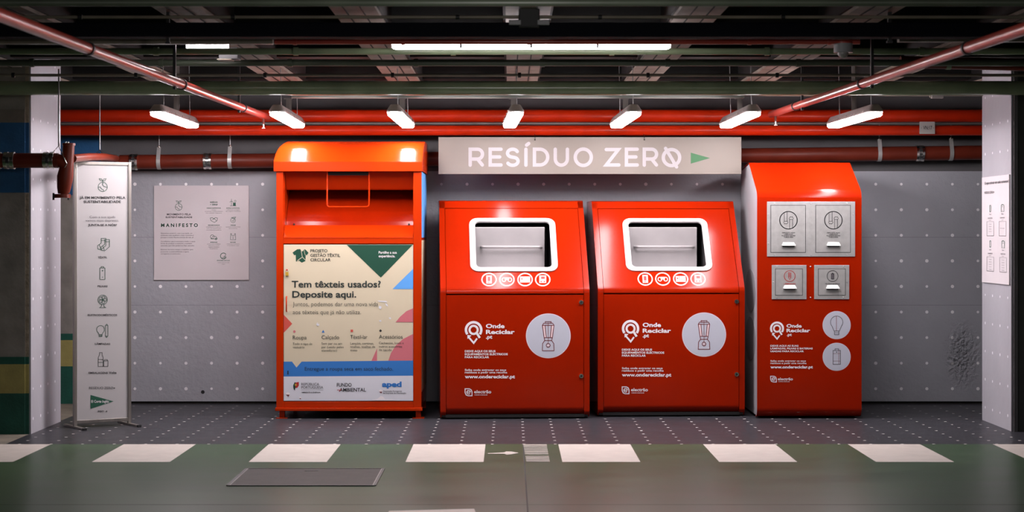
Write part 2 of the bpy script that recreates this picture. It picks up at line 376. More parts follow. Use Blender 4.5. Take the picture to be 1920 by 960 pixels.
def pin_logo(p, x, y, s, c='ink_bright'):                # s = 1 on the big bins
    p.arc(x, y, 14.3 * s, 4.6 * s, -215, 35, c, 3)
    p.ring(x, y, 7.6 * s, 4.0 * s, c, 3); p.line([(x + 6 * s, y + 6 * s), (x + 11.5 * s, y + 15 * s)], 4.2 * s, c, 3)
    p.line([(x - 9 * s, y + 14 * s), (x + .2 * s, y + 24.5 * s), (x + 6.5 * s, y + 16 * s)], 3.2 * s, c, 3)
    p.poly([(x - 11.5 * s, y + 9.5 * s), (x - 4 * s, y + 10.5 * s), (x - 11.5 * s, y + 17 * s)], c, 3)
def leaf_logo(p, x0, y0, s, c='ink_bright'):
    def q(a, b): return (x0 + a * s, y0 + b * s)
    p.line([q(1, 1), q(9, 1), q(12.5, 3), q(14, 7), q(14, 14), q(7, 14), q(3, 12.5), q(1, 8), q(1, 1)], 1.7 * s, c, 3)
    p.arc(x0 + 7.6 * s, y0 + 7.4 * s, 3.4 * s, 1.6 * s, 40, 360, c, 3); p.line([q(4.2, 7.4), q(11, 7.4)], 1.5 * s, c, 3)

# ================================================================= SETTING
YW = 15.70
# floor: cells of one slab, painted
xs = [-8, -3.43]; white = []
for k in range(-1, 7):
    a = -2.622 + .985 * (k - 0); white.append((a, a + .490))
white = [(max(a, -8), b) for a, b in white]
cuts_x = sorted(set([-8, 8, -3.43, .091, .099] + [v for q in white for v in q]))
cuts_y = [-5, 9.872, 9.886, 11.72, 12.70, YW + .3]
mb = MB()
for i in range(len(cuts_x) - 1):
    for j in range(len(cuts_y) - 1):
        x0, x1, y0, y1 = cuts_x[i], cuts_x[i + 1], cuts_y[j], cuts_y[j + 1]; xm, ym = (x0 + x1) / 2, (y0 + y1) / 2
        if ym > 12.70: m = 'floor_raw' if xm < -3.43 else 'floor_dark'
        elif 11.72 < ym and any(a < xm < b for a, b in white): m = 'floor_white'
        elif .091 < xm < .099: m = 'seam'
        elif 9.872 < ym < 9.886: m = 'seam'
        else: m = 'floor_green'
        mb.add([(x0, y0, 0), (x1, y0, 0), (x1, y1, 0), (x0, y1, 0)], [(0, 1, 2, 3)], m)
mb.flat = True
floor = structure(mb, 'floor')
# stencilled marks on the floor
mk = Print()
fm = lambda px, py, e=0: Vector(((px - CX) * (F * H / (py - CY)) / F, F * H / (py - CY), .001 + e))
mk.poly([(915, 850.2), (945, 848.6), (949, 846.8), (958, 846.9), (973, 849.5), (962, 851.6), (950, 853), (946, 851.2), (915, 851.2)], 'floor_white')
rows = [(833.5, 836, 0), (836.6, 838.6, 1), (839.6, 841, 2), (842, 844, 3), (845, 847.2, 4), (848, 849.4, 5), (850.3, 852.3, 6), (855.2, 857.0, 8), (858, 860.2, 9), (861, 863.3, 10), (864, 866, 11)]
for a, b, k in rows: mk.poly([(981 + k * .5, a), (1025 + k * .5, a), (1025.5 + k * .5, b), (981.5 + k * .5, b)], 'floor_worn')
mk.poly([(730, 958.4), (889, 954.4), (893, 964), (725, 964)], 'floor_white')
mo = mk.build('floor_marking', fm, None); mo['kind'] = 'structure'

# back wall: upper band, blue band of bare wall at left, dotted skim below
mb = MB()
mb.box(-8, 8, YW, YW + .3, 1.955, 3.3, 'wall_upper')
mb.box(-8, -3.19, YW, YW + .3, 0, 1.955, 'pillar_concrete'); mb.box(-3.19, 8, YW, YW + .3, 0, 1.955, 'wall_upper')
mb.box(-8, -3.435, YW - .004, YW, 1.955, 2.24, 'blue_band'); mb.box(-8, -3.20, YW - .004, YW, 1.755, 1.955, 'blue_band')
mb.box(-8, -3.20, YW - .004, YW, .535, .59, 'green_band'); mb.box(-8, -3.20, YW - .004, YW, .315, .535, 'yellow_band'); mb.box(-8, -3.20, YW - .004, YW, 0, .315, 'green_band')
mb.box(-3.18, 8, YW - .018, YW, .022, 1.955, 'wall_dotted'); mb.box(-3.19, 8, YW - .010, YW, 1.955, 1.985, 'wall_upper')
mb.box(-3.18, 8, YW - .006, YW, 0, .022, 'seam')
mb.tube([(-2.575, YW - .0185, .10), (-2.575, YW - .017, .10)], .016, 'black', 12)
for z_ in (.83, 1.40): mb.box(-3.18, 8, YW - .0184, YW - .018, z_ - .0012, z_ + .0012, 'mid_grey')
structure(mb, 'wall_back')
mb = MB(); mb.box(-8.3, -8, -5, YW + .3, 0, 3.3, 'pillar_concrete'); structure(mb, 'wall_left')
mb = MB(); mb.box(8, 8.3, -5, YW + .3, 0, 3.3, 'pillar_concrete'); structure(mb, 'wall_right')
mb = MB(); mb.box(-8.3, 8.3, -5.3, -5, 0, 3.3, 'pillar_concrete'); structure(mb, 'wall_front')
# ceiling with ribs
mb = MB(); mb.box(-8, 8, -5, YW, 3.0, 3.3, 'ceiling_paint')
for k in range(-8, 9):
    x = .10 + .925 * k
    if abs(x) > 7.8: continue
    mb.box(x - .135, x + .135, -5, YW, 2.64, 3.0, 'ceiling_paint'); mb.box(x - .12, x + .12, -5, YW, 2.62, 2.64, 'rib_paint')
    for q in (-.045, .045): mb.box(x + q - .004, x + q + .004, -5, YW, 2.617, 2.62, 'ceiling_paint')
for y in (4.2, 6.1, 8.0, 11.05, 13.05, 14.9): mb.box(-8, 8, y - .09, y + .09, 2.66, 3.0, 'ceiling_paint')
structure(mb, 'ceiling')
# pillars (things of the building: trim of the setting)
mb = MB(); x1 = -3.418
mb.box(-4.6, x1 - .04, 13.33, 14.22, 0, 3.0, 'pillar_concrete')
for z0, z1, m in ((0, .292, 'green_band'), (.292, .500, 'yellow_band'), (.500, .552, 'green_band'), (1.725, 2.225, 'blue_band'), (2.225, 2.32, 'raw_concrete')):
    mb.box(-4.6, x1 - .04, 13.322, 13.33, z0, z1, m)
    mb.box(x1 - .04, x1 - .012, 13.330, 13.36, z0, z1, m if m != 'raw_concrete' else 'cream_edge')
mb.box(x1 - .04, x1 - .012, 13.333, 14.2, 0, 3.0, 'cream_edge')
structure(mb, 'pillar_left')
mb = MB(); mb.box(x1 - .012, x1, 13.335, 14.22, 0, 3.0, 'pillar_dotted')
o = mb.build('wall_pillar_skin'); o.name = 'trim_1'; o['kind'] = 'structure'
x2 = 3.635
mb = MB()
mb.box(x2 + .012, 4.9, 13.50, 14.35, 0, 3.0, 'pillar_dark'); mb.box(x2 + .012, x2 + .04, 13.49, 13.56, 0, 3.0, 'wall_upper')
structure(mb, 'pillar_right')
mb = MB(); mb.box(x2, x2 + .012, 13.52, 14.35, 0, 3.0, 'pillar_dotted'); o = structure(mb, 'trim_2')

# ================================================================= RECYCLING BINS FOR APPLIANCES
def rrect(hx, t0, t1, r, n):                             # rounded rectangle ring points by even angle steps per corner
    pts = []
    for cx, ct, a0 in ((hx - r, t1 - r, 0), (-hx + r, t1 - r, 90), (-hx + r, t0 + r, 180), (hx - r, t0 + r, 270)):
        for k in range(n + 1): a = R(a0 + 90 * k / n); pts.append((cx + r * math.cos(a), ct + r * math.sin(a)))
    return pts
def rect_like(hx, t0, t1, n):
    pts = []
    for cx, ct in ((hx, t1), (-hx, t1), (-hx, t0), (hx, t0)): pts += [(cx, ct)] * (n + 1)
    return pts
def appliance_bin(loc, yaw, label):
    root = thing('appliance_recycling_bin', loc, label, 'recycling bin', 'red bins for electrical appliances', yaw)
    hw = .577; ZB, YT, ZT, DEP = 1.0, .55, 1.69, 1.0
    Ls = math.hypot(YT, ZT - ZB); sy, sz = YT / Ls, (ZT - ZB) / Ls; ny, nz = -sz, sy
    S = lambda x, t, e=0: (x, t * sy + e * ny, ZB + t * sz + e * nz)
    prof = fillet([(.06, .012), (0, .03), (0, ZB), (YT, ZT), (.60, ZT + .004), (DEP, ZT + .004), (DEP, .012)], {1: .03, 2: .07, 3: .02})
    b = MB()
    for s in (-1, 1):
        b.sheet(fillet([(.04, .012), (0, .05), (0, ZB), (YT, ZT)], {1: .03, 2: .07}), min(s * hw, s * (hw - .043)), max(s * hw, s * (hw - .043)), .012, 'red_paint')
        b.prism([(y + (.004 if y < .56 else 0), z) for y, z in prof], s * hw - (.006 if s > 0 else 0), s * hw + (.006 if s < 0 else 0), 'red_paint')
    b.sheet([(.812 * sy, ZB + .812 * sz), (YT, ZT), (.58, ZT + .006), (DEP, ZT + .006), (DEP, .012)], -hw, hw, .01, 'red_paint')
    b.box(-hw + .04, hw - .04, .004, .02, .012, .034, 'black'); b.box(-hw + .01, hw - .01, .02, DEP, .014, .03, 'dark_metal')
    b.build('body', root)
    # upper front panel with the opening
    n = 6; u = MB(); hx = .5305; t0, t1 = .035, .806
    inn = rrect(.302, .203, .674, .045, n); out = rect_like(hx, t0, t1, n); k = len(inn)
    for e, flip in ((0.0, 0), (-.012, 1)):
        u.add([S(x, t, e) for x, t in out] + [S(x, t, e) for x, t in inn], [(i, (i + 1) % k, k + (i + 1) % k, k + i) for i in range(k)], 'red_paint')
    u.sheet(fillet([(.0, .968), (0, ZB), (t0 * sy, ZB + t0 * sz)], {1: .07}, 8), -hx, hx, .012, 'red_paint')
    u.build('upper_panel', root)
    # white rim
    f = MB(); o_, i_ = rrect(.342, .172, .702, .065, n), rrect(.296, .210, .668, .034, n)
    for a, b2, ea, eb in ((o_, i_, .010, .010), (o_, o_, 0, .010), (i_, i_, .010, -.008)):
        f.add([S(x, t, ea) for x, t in a] + [S(x, t, eb) for x, t in b2], [(i, (i + 1) % k, k + (i + 1) % k, k + i) for i in range(k)], 'white_enamel')
    f.build('opening_rim', root)
    # chute lining behind the opening
    c = MB(); P = lambda t: (t * sy, ZB + t * sz)
    a, d = P(.196), P(.680); o_ = .014
    for x0, x1 in ((-.318, -.304), (.304, .318)): c.prism([(a[0] + o_, a[1]), (d[0] + o_, d[1]), (.75, d[1]), (.75, a[1])], x0, x1, 'black')
    c.box(-.304, .304, d[0] + o_ + .01, .75, d[1] - .006, d[1], 'black'); c.box(-.304, .304, a[0] + .03, .75, a[1] - .02, a[1] - .012, 'black'); c.box(-.318, .318, .75, .76, a[1] - .02, d[1], 'black')
    c.build('chute_lining', root)
    dr = MB(); yd = .395
    dr.prism([(yd, 1.162), (yd, 1.480), (yd + .012, 1.484), (yd + .30, 1.484), (yd + .30, 1.162)], -.296, .258, 'chute_grey')
    dr.prism([(a[0] + .035, a[1] + .001), (yd + .004, a[1] + .001), (yd + .004, a[1] + .008), (a[0] + .035, a[1] + .008)], -.296, .258, 'white_enamel')
    dro = dr.build('drawer', root, bevel=.003)
    h = MB(); pts = []
    for x, y in [(-.245, 0), (-.24, -.035), (-.22, -.05), (.205, -.05), (.225, -.035), (.23, 0)]: pts.append((x, yd + y, 1.325))
    h.tube(pts, .011, 'chute_grey', 12); h.build('handle', dro)
    # lower door
    ld = MB(); ld.sheet(fillet([(.035, .036), (0, .07), (0, .958)], {1: .05}), -hx, hx, .014, 'red_paint'); ldo = ld.build('lower_door', root)
    for z in (.90, .33):
        q = MB(); q.tube([(.512, .002, z), (.512, -.010, z)], .017, 'chrome', 18); q.tube([(.512, -.009, z), (.512, -.0115, z)], .009, 'black', 12); q.build('lock', ldo)
    return root, (0, -.001, 0), ((0, 0, ZB), (0, ny, nz))
b2, pl0, slope = appliance_bin((.045, 14.42, 0), R(3.2), 'red metal appliance recycling bin beside the textile container, its opening rim white')
fm0 = plane_map(b2, (0, 0, 0), (0, -1, 0))
p = Print()
rows_a = (('Onde', 911, 946, 615.3, 8, .035), ('Reciclar', 911, 965, 626.3, 8, .035), ('.pt', 911, 923, 635, 7, .03),
        ('DEIXE AQUI OS SEUS', 871.5, 929, 660.4, 3.9, .03), ('EQUIPAMENTOS ELÉCTRICOS', 871.5, 952, 666, 3.9, .03), ('PARA RECICLAR', 871.5, 917, 671.6, 3.9, .03),
        ('Saiba onde entregar os seus', 871.5, 949, 695.4, 3.7, .02), ('resíduos e pedir uma recolha', 871.5, 951, 700, 3.7, .02), ('www.ondereciclar.pt', 871.5, 965.5, 709.4, 6.6, .035),
        ('electrão', 889, 921, 737.4, 6, .02), ('CUIDAR E RECICLAR', 889.5, 914, 741.3, 1.7, .02))

pe = Print(); pin_logo(pe, 888, 618.5, 1); pl = Print(); leaf_logo(pl, 871, 728, 1.0)
door2 = [c for c in bpy.data.objects if c.parent is b2 and c.name.startswith('lower_door')][0]
text_groups(rows_a, (3, 3, 3, 2), ['title_lettering', 'instruction_lettering', 'address_lettering', 'maker_lettering'], fm0, door2, 'ink_bright'); pe.build('pin_emblem', fm0, door2); pl.build('leaf_emblem', fm0, door2)
p = Print(); p.disc(1028, 629.7, 42, 'sticker_rim', 1, 64); p.disc(1028, 629.7, 40.6, 'sticker_blue_white', 2, 64); ic_blender(p, 1027.3, 629, 1, 'ink_maroon')
p.build('round_sticker', fm0, door2)
fs = plane_map(b2, slope[0], slope[1])
upper2 = [c for c in bpy.data.objects if c.parent is b2 and c.name.startswith('upper_panel')][0]
for i, x in enumerate((917, 950.4, 984.5, 1017.6)):
    p = Print(); y = 524.2; p.ring(x, y, 13.4, 2.0, 'ink_bright', 1, 40, 11.6)
    if i == 0:
        p.rect(x - 5.2, y - 7.5, x + 5.2, y + 7.5, 'decal_pink', 2); p.rect(x - 2.6, y - 5, x + 2.2, y + 3, 'ink_red', 3); p.disc(x - .5, y + 5.3, 1.2, 'ink_red', 3, 10)
    elif i == 1:
        p.ring(x - 5.5, y + .5, 3.6, 1.6, 'decal_pink', 2, 16); p.ring(x + 5.5, y + .5, 3.6, 1.6, 'decal_pink', 2, 16); p.rect(x - 4, y - 4, x + 4, y + 1, 'decal_pink', 2)
    elif i == 2:
        p.rect(x - 9.5, y - 5.5, x + 9.5, y + 5.5, 'decal_pink', 2); p.line([(x - 2.5, y - 5), (x - 2.5, y + 5)], .8, 'ink_red', 3); p.disc(x - 6, y - 1, 1.5, 'ink_red', 3, 10); p.line([(x - 1, y + 1), (x + 8, y + 1)], .6, 'ink_red', 3)
    else:
        p.rect(x - 6.5, y - 7.5, x + 6.5, y + 6.5, 'decal_pink', 2); p.rect(x - 3.2, y - 5.5, x + 4, y - 1, 'ink_red', 3); p.disc(x - 3, y + 4.2, 1.4, 'ink_red', 3, 10); p.disc(x + 3, y + 4.2, 1.4, 'ink_red', 3, 10)
    p.build('round_decal', fs, upper2)
b3 = copy_tree(b2); b3.location = (1.268, 14.60, 0); b3.rotation_euler = (0, 0, R(2.6))
b3['label'] = 'red metal appliance recycling bin nearest the slim battery and lamp bin'

# ================================================================= TEXTILE CONTAINER
DT = 14.44; k_ = F / DT
tx = ((518 + 790) / 2 - CX) / k_
tb = thing('textile_container', (tx, DT, 0), 'tall orange red textile donation container with large poster door and pull handle', 'textile container')
hw = 272 / 2 / k_
Z = lambda py: H - (py - CY) / k_
X = lambda px: (px - CX) / k_ - tx
b = MB(); th = .058; dep = .95
z_hood = Z(321)
for s in (-1, 1):
    xa, xb = (X(518), X(531)) if s < 0 else (X(775), X(790))
    b.box(xa, xb, 0, .06, .075, z_hood + .02, 'orange_red_paint')
b.box(X(530), X(776), .004, .05, Z(458) + .003, Z(445), 'orange_red_paint')
b.box(X(530), X(776), .004, .05, .085, Z(752) - .003, 'orange_red_paint')
b.box(X(516), X(792), -.012, .10, .06, .085, 'orange_red_paint')
b.box(X(520), X(788), dep - .02, dep, .075, z_hood, 'orange_red_paint')
b.box(X(520), X(788), .06, dep, .075, .09, 'orange_red_paint')
b.build('frame', tb, bevel=.004)
for s, xx in ((-1, X(518.5)), (1, X(789.5))):
    q = MB(); q.box(min(xx, xx - s * .004), max(xx, xx - s * .004), .05, dep, .075, z_hood + .01, 'orange_red_paint')
    so = q.build('side_panel', tb)
    if s > 0:
        q = MB(); q.box(xx + .0, xx + .0015, .07, dep - .03, 1.40, 1.95, 'poster_light_blue'); q.box(xx, xx + .0015, .07, dep - .03, .2, 1.38, 'poster_beige')
        q.build('side_poster', so)
# hood with rounded side corners and sloped, curved front
hx0, hx1 = X(513.5), X(789.5) + .012
za, zb_ = Z(303), 2.165; sl = [(-.022 + .47 * k / 9 - .030 * math.sin(math.pi * k / 9) * .36, za + (zb_ - za) * k / 9 + .030 * math.sin(math.pi * k / 9)) for k in range(1, 10)]
prof = [(-.022, z_hood), (-.022, za)] + sl + [(.97, 2.165), (.97, z_hood)]
hd = MB(); n = len(prof)
def cornered(x, z):                                       # left shoulder of the hood is rounded
    return x + min(1, max(0, (z - Z(303)) / (2.165 - Z(303)))) ** 3 * (.050 if x < 0 else 0)
vs = [(cornered(hx0, z), y, z) for y, z in prof] + [(cornered(hx1, z), y, z) for y, z in prof]
hd.add(vs, [(i, n + i, n + (i + 1) % n, (i + 1) % n) for i in range(n - 1)] + [tuple(range(n)), tuple(range(2 * n - 1, n - 1, -1))], 'orange_red_paint')
# underside lip
hd.box(hx0 + .004, hx1 - .004, -.018, .05, z_hood - .004, z_hood + .004, 'orange_red_paint')
hd.build('hood', tb, bevel=.006)
# mouth: flap above, drum, lip, handle
ix0, ix1 = X(531), X(775)
for xx, s in ((ix0 - .002, 1), (ix1 + .002, -1)): q = MB(); q.box(min(xx, xx + s * .006), max(xx, xx + s * .006), .05, .62, Z(445), z_hood, 'orange_red_paint'); q.build('mouth_cheek', tb)
q = MB(); q.sheet([(.06, z_hood + .02), (.16, Z(352)), (.17, Z(354))], ix0 + .006, ix1 - .006, .006, 'orange_red_paint'); q.box(X(612), X(692), .058, .066, z_hood - .03, z_hood, 'dark_metal'); q.build('flap', tb)
q = MB(); pts = []
for i in range(15):
    a = R(150 - i * 105 / 14 + 60); pts.append((.36 + .24 * math.cos(a) * -1 * -1, Z(372) + .24 * math.sin(a)))
drum = [(.45, Z(345)), (.40, Z(356)), (.33, Z(372)), (.27, Z(385)), (.215, Z(396)), (.18, Z(406)), (.155, Z(415)), (.14, Z(424))]
q.sheet(drum[::-1], ix0 + .006, ix1 - .006, .006, 'red_paint'); q.box(ix0, ix1, .45, .46, Z(425), z_hood, 'red_paint')
q.build('drum', tb)
q = MB(); q.sheet([(.002, Z(446)), (.004, Z(444)), (.125, Z(422)), (.15, Z(423))], ix0 + .004, ix1 - .004, .006, 'orange_red_paint')
for xx in (ix0 + .07, ix1 - .04): q.tube([(xx, .12, Z(422)), (xx, .12, Z(419))], .007, 'dark_metal', 8)
q.build('lower_lip', tb)
q = MB(); r = .02; xa, xb, zt, zb = X(612.5), X(691.5), z_hood + .01, Z(388)
pts = [(xa, .04, zt), (xa, .03, zb + r)] + [(xa + r - r * math.cos(t), .03, zb + r - r * math.sin(t)) for t in (R(30), R(60), R(90))] + [(xb - r + r * math.sin(t), .03, zb + r - r * math.cos(t)) for t in (0, R(30), R(60), R(90))] + [(xb, .04, zt)]
q.tube(pts, .0065, 'orange_red_paint', 10); q.build('pull_handle', tb)
dr_ = MB(); dr_.box(X(532), X(774.6), .004, .03, Z(751.5), Z(458.6), 'poster_beige'); door = dr_.build('door', tb)
for xx in (X(528), X(784)):
    q = MB(); q.box(xx - .02, xx + .02, .02, .07, 0, .07, 'orange_red_paint'); q.box(xx - .045, xx + .045, .0, .09, 0, .006, 'orange_red_paint'); q.build('leg', tb, bevel=.002)
    q = MB(); q.box(xx - .02, xx + .02, dep - .07, dep - .02, 0, .075, 'orange_red_paint'); q.build('leg', tb)
q = MB(); q.box(X(535.5), X(541), -.012, .004, Z(517), Z(510), 'ink_gold')
q.tube([(X(536.5), -.006, Z(510)), (X(536.5), -.008, Z(506)), (X(540), -.008, Z(506)), (X(540), -.006, Z(510))], .003, 'chrome', 8); q.ball((X(538.3), -.012, Z(506)), .007, 'ink_red'); q.build('padlock', tb, bevel=.002)
q = MB(); q.tube([(X(537.5), .0, Z(556)), (X(537.5), -.02, Z(558)), (X(537.5), -.02, Z(582)), (X(537.5), 0, Z(584))], .005, 'orange_red_paint', 8); q.build('grip', door)
p = Print(); fd = plane_map(tb, (0, .004, 0), (0, -1, 0))
p.poly([(532, 678), (547.5, 678), (556, 689), (565.6, 678), (774.6, 676), (774.6, 704.5), (532, 706)], 'poster_blue', 2)
p.poly([(532, 706), (774.6, 704.5), (774.6, 751.3), (532, 751.3)], 'poster_white', 2)
p.poly([(650, 459), (774, 459), (714, 520.5)], 'ink_deep_green', 2)
p.text('Partilhe a sua', 710, 744, 475.6, 4.6, 'ink_bright', .015); p.text('experiência.', 710, 741, 482.4, 4.6, 'ink_bright', .015)
p.poly([(774.6, 504), (774.6, 542), (736, 542)], 'poster_light_blue', 2)
p.poly([(774.6, 578), (774.6, 604), (742, 604), (750, 594), (762, 583.5)], 'poster_pink', 2)
p.poly([(774.6, 626), (774.6, 676), (728, 676.4), (733, 662), (742, 648), (755, 636)], 'poster_pink', 2); p.poly([(707, 653), (707, 676.5), (696.5, 676.6)], 'poster_pink', 2)
p.poly([(532, 590), (548, 607), (532, 624)], 'poster_coral', 2)
# shirt emblem
p.poly([(557, 467.5), (563, 467), (565, 471), (568, 471), (570, 467), (573, 468), (573, 489), (566, 492.5), (561, 488.5), (555, 490.5), (554.5, 478), (551.5, 478.5), (548.5, 473.5)], 'ink_deep_green', 2)
p.poly([(573, 468), (578.5, 474), (575, 479), (572, 476)], 'ink_deep_green', 2); p.line([(565, 471), (567, 482), (573, 488)], 1, 'poster_beige', 3); p.line([(557, 489), (567, 482)], 1, 'poster_beige', 3); p.line([(570, 467), (572, 478)], .8, 'poster_beige', 3)
D_, B_ = 'ink_dark', 'ink_black'
for t, x0, x1, b_, c, bo in (('PROJETO', 582, 614, 473, 5.6, .015), ('GESTÃO TÊXTIL', 582, 638, 481.6, 5.6, .015), ('CIRCULAR', 582, 620, 490, 5.6, .015),
        ('Tem têxteis usados?', 547, 714, 539, 12.5, .022), ('Deposite aqui.', 548, 668, 558, 12.5, .025), ('Juntos, podemos dar uma nova vida', 549, 709, 574, 7.8, -.008), ('aos têxteis que já não utiliza.', 549, 677, 589, 7.8, -.008),
        ('Roupa', 549, 575, 636.2, 7, 0), ('Calçado', 603, 636, 635.8, 7, 0), ('Têxtil-lar', 657, 689, 635.2, 7, 0), ('Acessórios', 710.5, 755, 634.8, 7, 0),
        ('Todo o tipo de', 549, 585.5, 646.6, 4.2, 0), ('vestuário', 549, 571, 653, 4.2, 0), ('Sem par ou em', 603, 641.5, 646.2, 4.2, 0), ('par (unido pelos', 603, 644.5, 652.7, 4.2, 0), ('atacadores)', 603, 632, 659, 4.2, 0),
        ('Lençóis, cortinas,', 657, 701, 645.8, 4.2, 0), ('toalhas, toalhas de', 657, 703.5, 652.2, 4.2, 0), ('mesa', 657, 670, 658.4, 4.2, 0), ('Cachecóis, luvas e', 710.5, 757, 645.2, 4.2, 0), ('outros acessórios', 710.5, 754, 651.6, 4.2, 0), ('de tecido', 710.5, 734.5, 658, 4.2, 0),
        ('Entregue a roupa seca em saco fechado.', 571.5, 737, 694.8, 6.8, 0)):
    p.text(t, x0, x1, b_, c, D_, bo)
p.disc(552, 621.6, 2.4, 'poster_pink', 2, 16); p.poly([(603.2, 623.6), (609, 623.6), (606, 618.4)], 'poster_blue', 2); p.rect(657.4, 618, 662, 622.4, 'poster_coral', 2); p.poly([(713.5, 617.3), (716.3, 620.1), (713.5, 622.9), (710.7, 620.1)], B_, 2)
# bottom row of emblems
p.poly([(550, 722), (552.5, 716.5), (555, 717.5), (555, 727), (551, 730), (549.8, 726)], 'ink_deep_green', 3); p.poly([(554, 717.5), (560.5, 716), (560.3, 723), (557.5, 727), (554, 727.2)], 'ink_red', 3); p.disc(554.6, 721.6, 2.2, 'ink_gold', 4, 14); p.poly([(551, 730), (553.4, 728), (553, 732.5)], B_, 3)
for t, x0, x1, b_, c, bo in (('REPÚBLICA', 565, 598.5, 722.6, 4.7, 0), ('PORTUGUESA', 565, 606, 728.6, 4.7, 0), ('AMBIENTE E ENERGIA', 565.4, 601, 737, 2.6, .02)): p.text(t, x0, x1, b_, c, B_, bo)
p.rect(565, 730.9, 606.3, 731.3, 'ink_grey', 3)
p.text('FUNDO', 631.6, 659.3, 725, 6.8, B_, .015); p.text('AMBIENTAL', 636.5, 686.3, 734.2, 6.8, B_, .015); p.line([(632, 731), (639.5, 731)], .9, 'ink_red', 4); p.line([(635.5, 734.5), (639.5, 729.5)], 1, 'ink_red', 4)
p.text('aped', 716.4, 753, 725.6, 10.3, 'poster_blue', .05); p.text('Associação Portuguesa', 718.5, 753.5, 734.6, 2.7, B_, .01); p.text('de Empresas de Distribuição', 718.5, 761.5, 738.3, 2.7, B_, .01)
# peeled patches where the film has torn
for pts in ([(707, 563.5), (724, 564.5), (727, 567), (712, 566)], [(711, 573), (716, 575), (714, 580), (710, 578)], [(722, 568), (726, 570), (728, 575), (724, 573)], [(729, 595), (733, 595.5), (733, 598.5), (730, 598)], [(711, 600), (715, 600.5), (715, 603), (711.5, 603)], [(593, 607), (599, 607.5), (598, 611), (594, 610.5)], [(594, 605), (597, 605.3), (596, 606.6), (594, 606.4)]): p.poly(pts, 'poster_white', 3)
for x, y, s in ((540, 739, 1), (563, 746, .6), (714, 733.5, .9)):
    p.poly([(x - 4 * s, y - 2 * s), (x, y - 4 * s), (x + 4 * s, y - 1.5 * s), (x + 3 * s, y + 1 * s), (x - 3 * s, y + 1 * s)], 'ink_bright', 4); p.poly([(x - 3 * s, y + 1 * s), (x + 3 * s, y + 1 * s), (x + 1 * s, y + 4.5 * s)], 'ink_maroon', 4)
p.poly([(697, 750), (708, 747.5), (714, 742.5), (718, 743.5), (722, 748.5), (735, 749), (750, 750.8), (700, 750.9)], 'ink_bright', 3)
p.poly([(539, 695), (541, 695), (541, 702), (539, 702)], B_, 4)
p.build('poster', fd, door)

# ================================================================= SLIM BATTERY AND LAMP BIN
D4 = 14.44; X4 = ((1419.5 + 1615.5) / 2 - CX) * D4 / F
lb = thing('battery_and_lamp_bin', (X4, D4, 0), 'tall slim red bin with galvanised hatches and sloping top near the pillar', 'recycling bin')
hw = 98 * D4 / F
prof = fillet([(.10, .012), (0, .012), (0, 1.752), (.50, 2.0), (1.05, 1.955)], {1: .07, 2: .085, 3: .02}, 8)
q = MB(); q.sheet(prof, -hw, hw, .004, 'red_paint'); fc = q.build('front_cover', lb)
inner = [(y + .004, z) for y, z in prof[1:-1]] + [(1.04, 1.95), (1.04, .02), (.1, .02)]
inner = [(max(y, .005), min(z, 1.993)) for y, z in inner]
for s in (-1, 1):
    q = MB(); q.prism([(y, z - (.006 if z > 1.7 else 0)) for y, z in inner], min(s * (hw - .004), s * (hw - .02)), max(s * (hw - .004), s * (hw - .02)), 'light_grey_panel')
    sp_ = q.build('side_panel', lb)
    for zc in (.98, .60):
        q = MB(); n = 40; xx = s * (hw - .004); vs = [(xx + s * .0015, .42 + .30 * math.cos(2 * math.pi * i / n), zc + .17 * math.sin(2 * math.pi * i / n)) for i in range(n)]
        vs += [(xx, v[1], v[2]) for v in vs]; q.add(vs, [tuple(range(n)), tuple(range(2 * n - 1, n - 1, -1))] + [(i, (i + 1) % n, n + (i + 1) % n, n + i) for i in range(n)], 'mid_grey'); q.build('oval_plate', sp_)
q = MB(); q.box(-hw + .02, hw - .02, 1.02, 1.035, .02, 1.93, 'light_grey_panel'); q.box(-hw + .02, hw - .02, .06, 1.02, .02, .03, 'dark_metal'); q.build('back_panel', lb)
fb = plane_map(lb, (0, 0, 0), (0, -1, 0))
def bx_(px0, py0, px1, py1): a = fb(px0, py1); c = fb(px1, py0); return a.x, c.x, a.z, c.z
def frame_plate(px0, py0, px1, py1, holes, rivets):
    x0, x1, z0, z1 = bx_(px0, py0, px1, py1); q = MB(); q.box(x0, x1, -.006, -.0005, z0, z1, 'galvanised')
    for rx, ry in rivets: c = fb(rx, ry); q.ball((c.x, -.006, c.z), .006, 'steel', sy=.5, n=8)
    return q.build('hatch_frame', lb, bevel=.001)
def hatch(px0, py0, px1, py1, hx_, hy, wdt):
    x0, x1, z0, z1 = bx_(px0, py0, px1, py1)
    q = MB(); g = .004; q.box(x0 - g, x1 + g, -.0062, -.006, z0 - g, z1 + g, 'black'); q.box(x0, x1, -.009, -.006, z0, z1, 'galvanised'); ho = q.build('hatch', lb, bevel=.001)
    a = fb(hx_ - wdt / 2, hy); c = fb(hx_ + wdt / 2, hy + 9.5)
    q = MB(); xm0, xm1, zt, zb = a.x, c.x, a.z, c.z; i = .012
    vs = [(xm0 + i, -.009, zt), (xm1 - i, -.009, zt), (xm0, -.034, zb + .012), (xm1, -.034, zb + .012), (xm0, -.009, zb + .012), (xm1, -.009, zb + .012)]
    q.add(vs, [(0, 1, 3, 2), (0, 2, 4), (1, 5, 3)], 'galvanised'); q.add([(xm0 - .002, -.0095, zb + .014), (xm1 + .002, -.0095, zb + .014), (xm1 - i, -.0095, zb), (xm0 + i, -.0095, zb)], [(0, 1, 2, 3)], 'black')
    q.build('cup_handle', ho)
    return ho
fh = lambda px, py, e=0: fb(px, py) + Vector((0, -.0092 - e, 0))
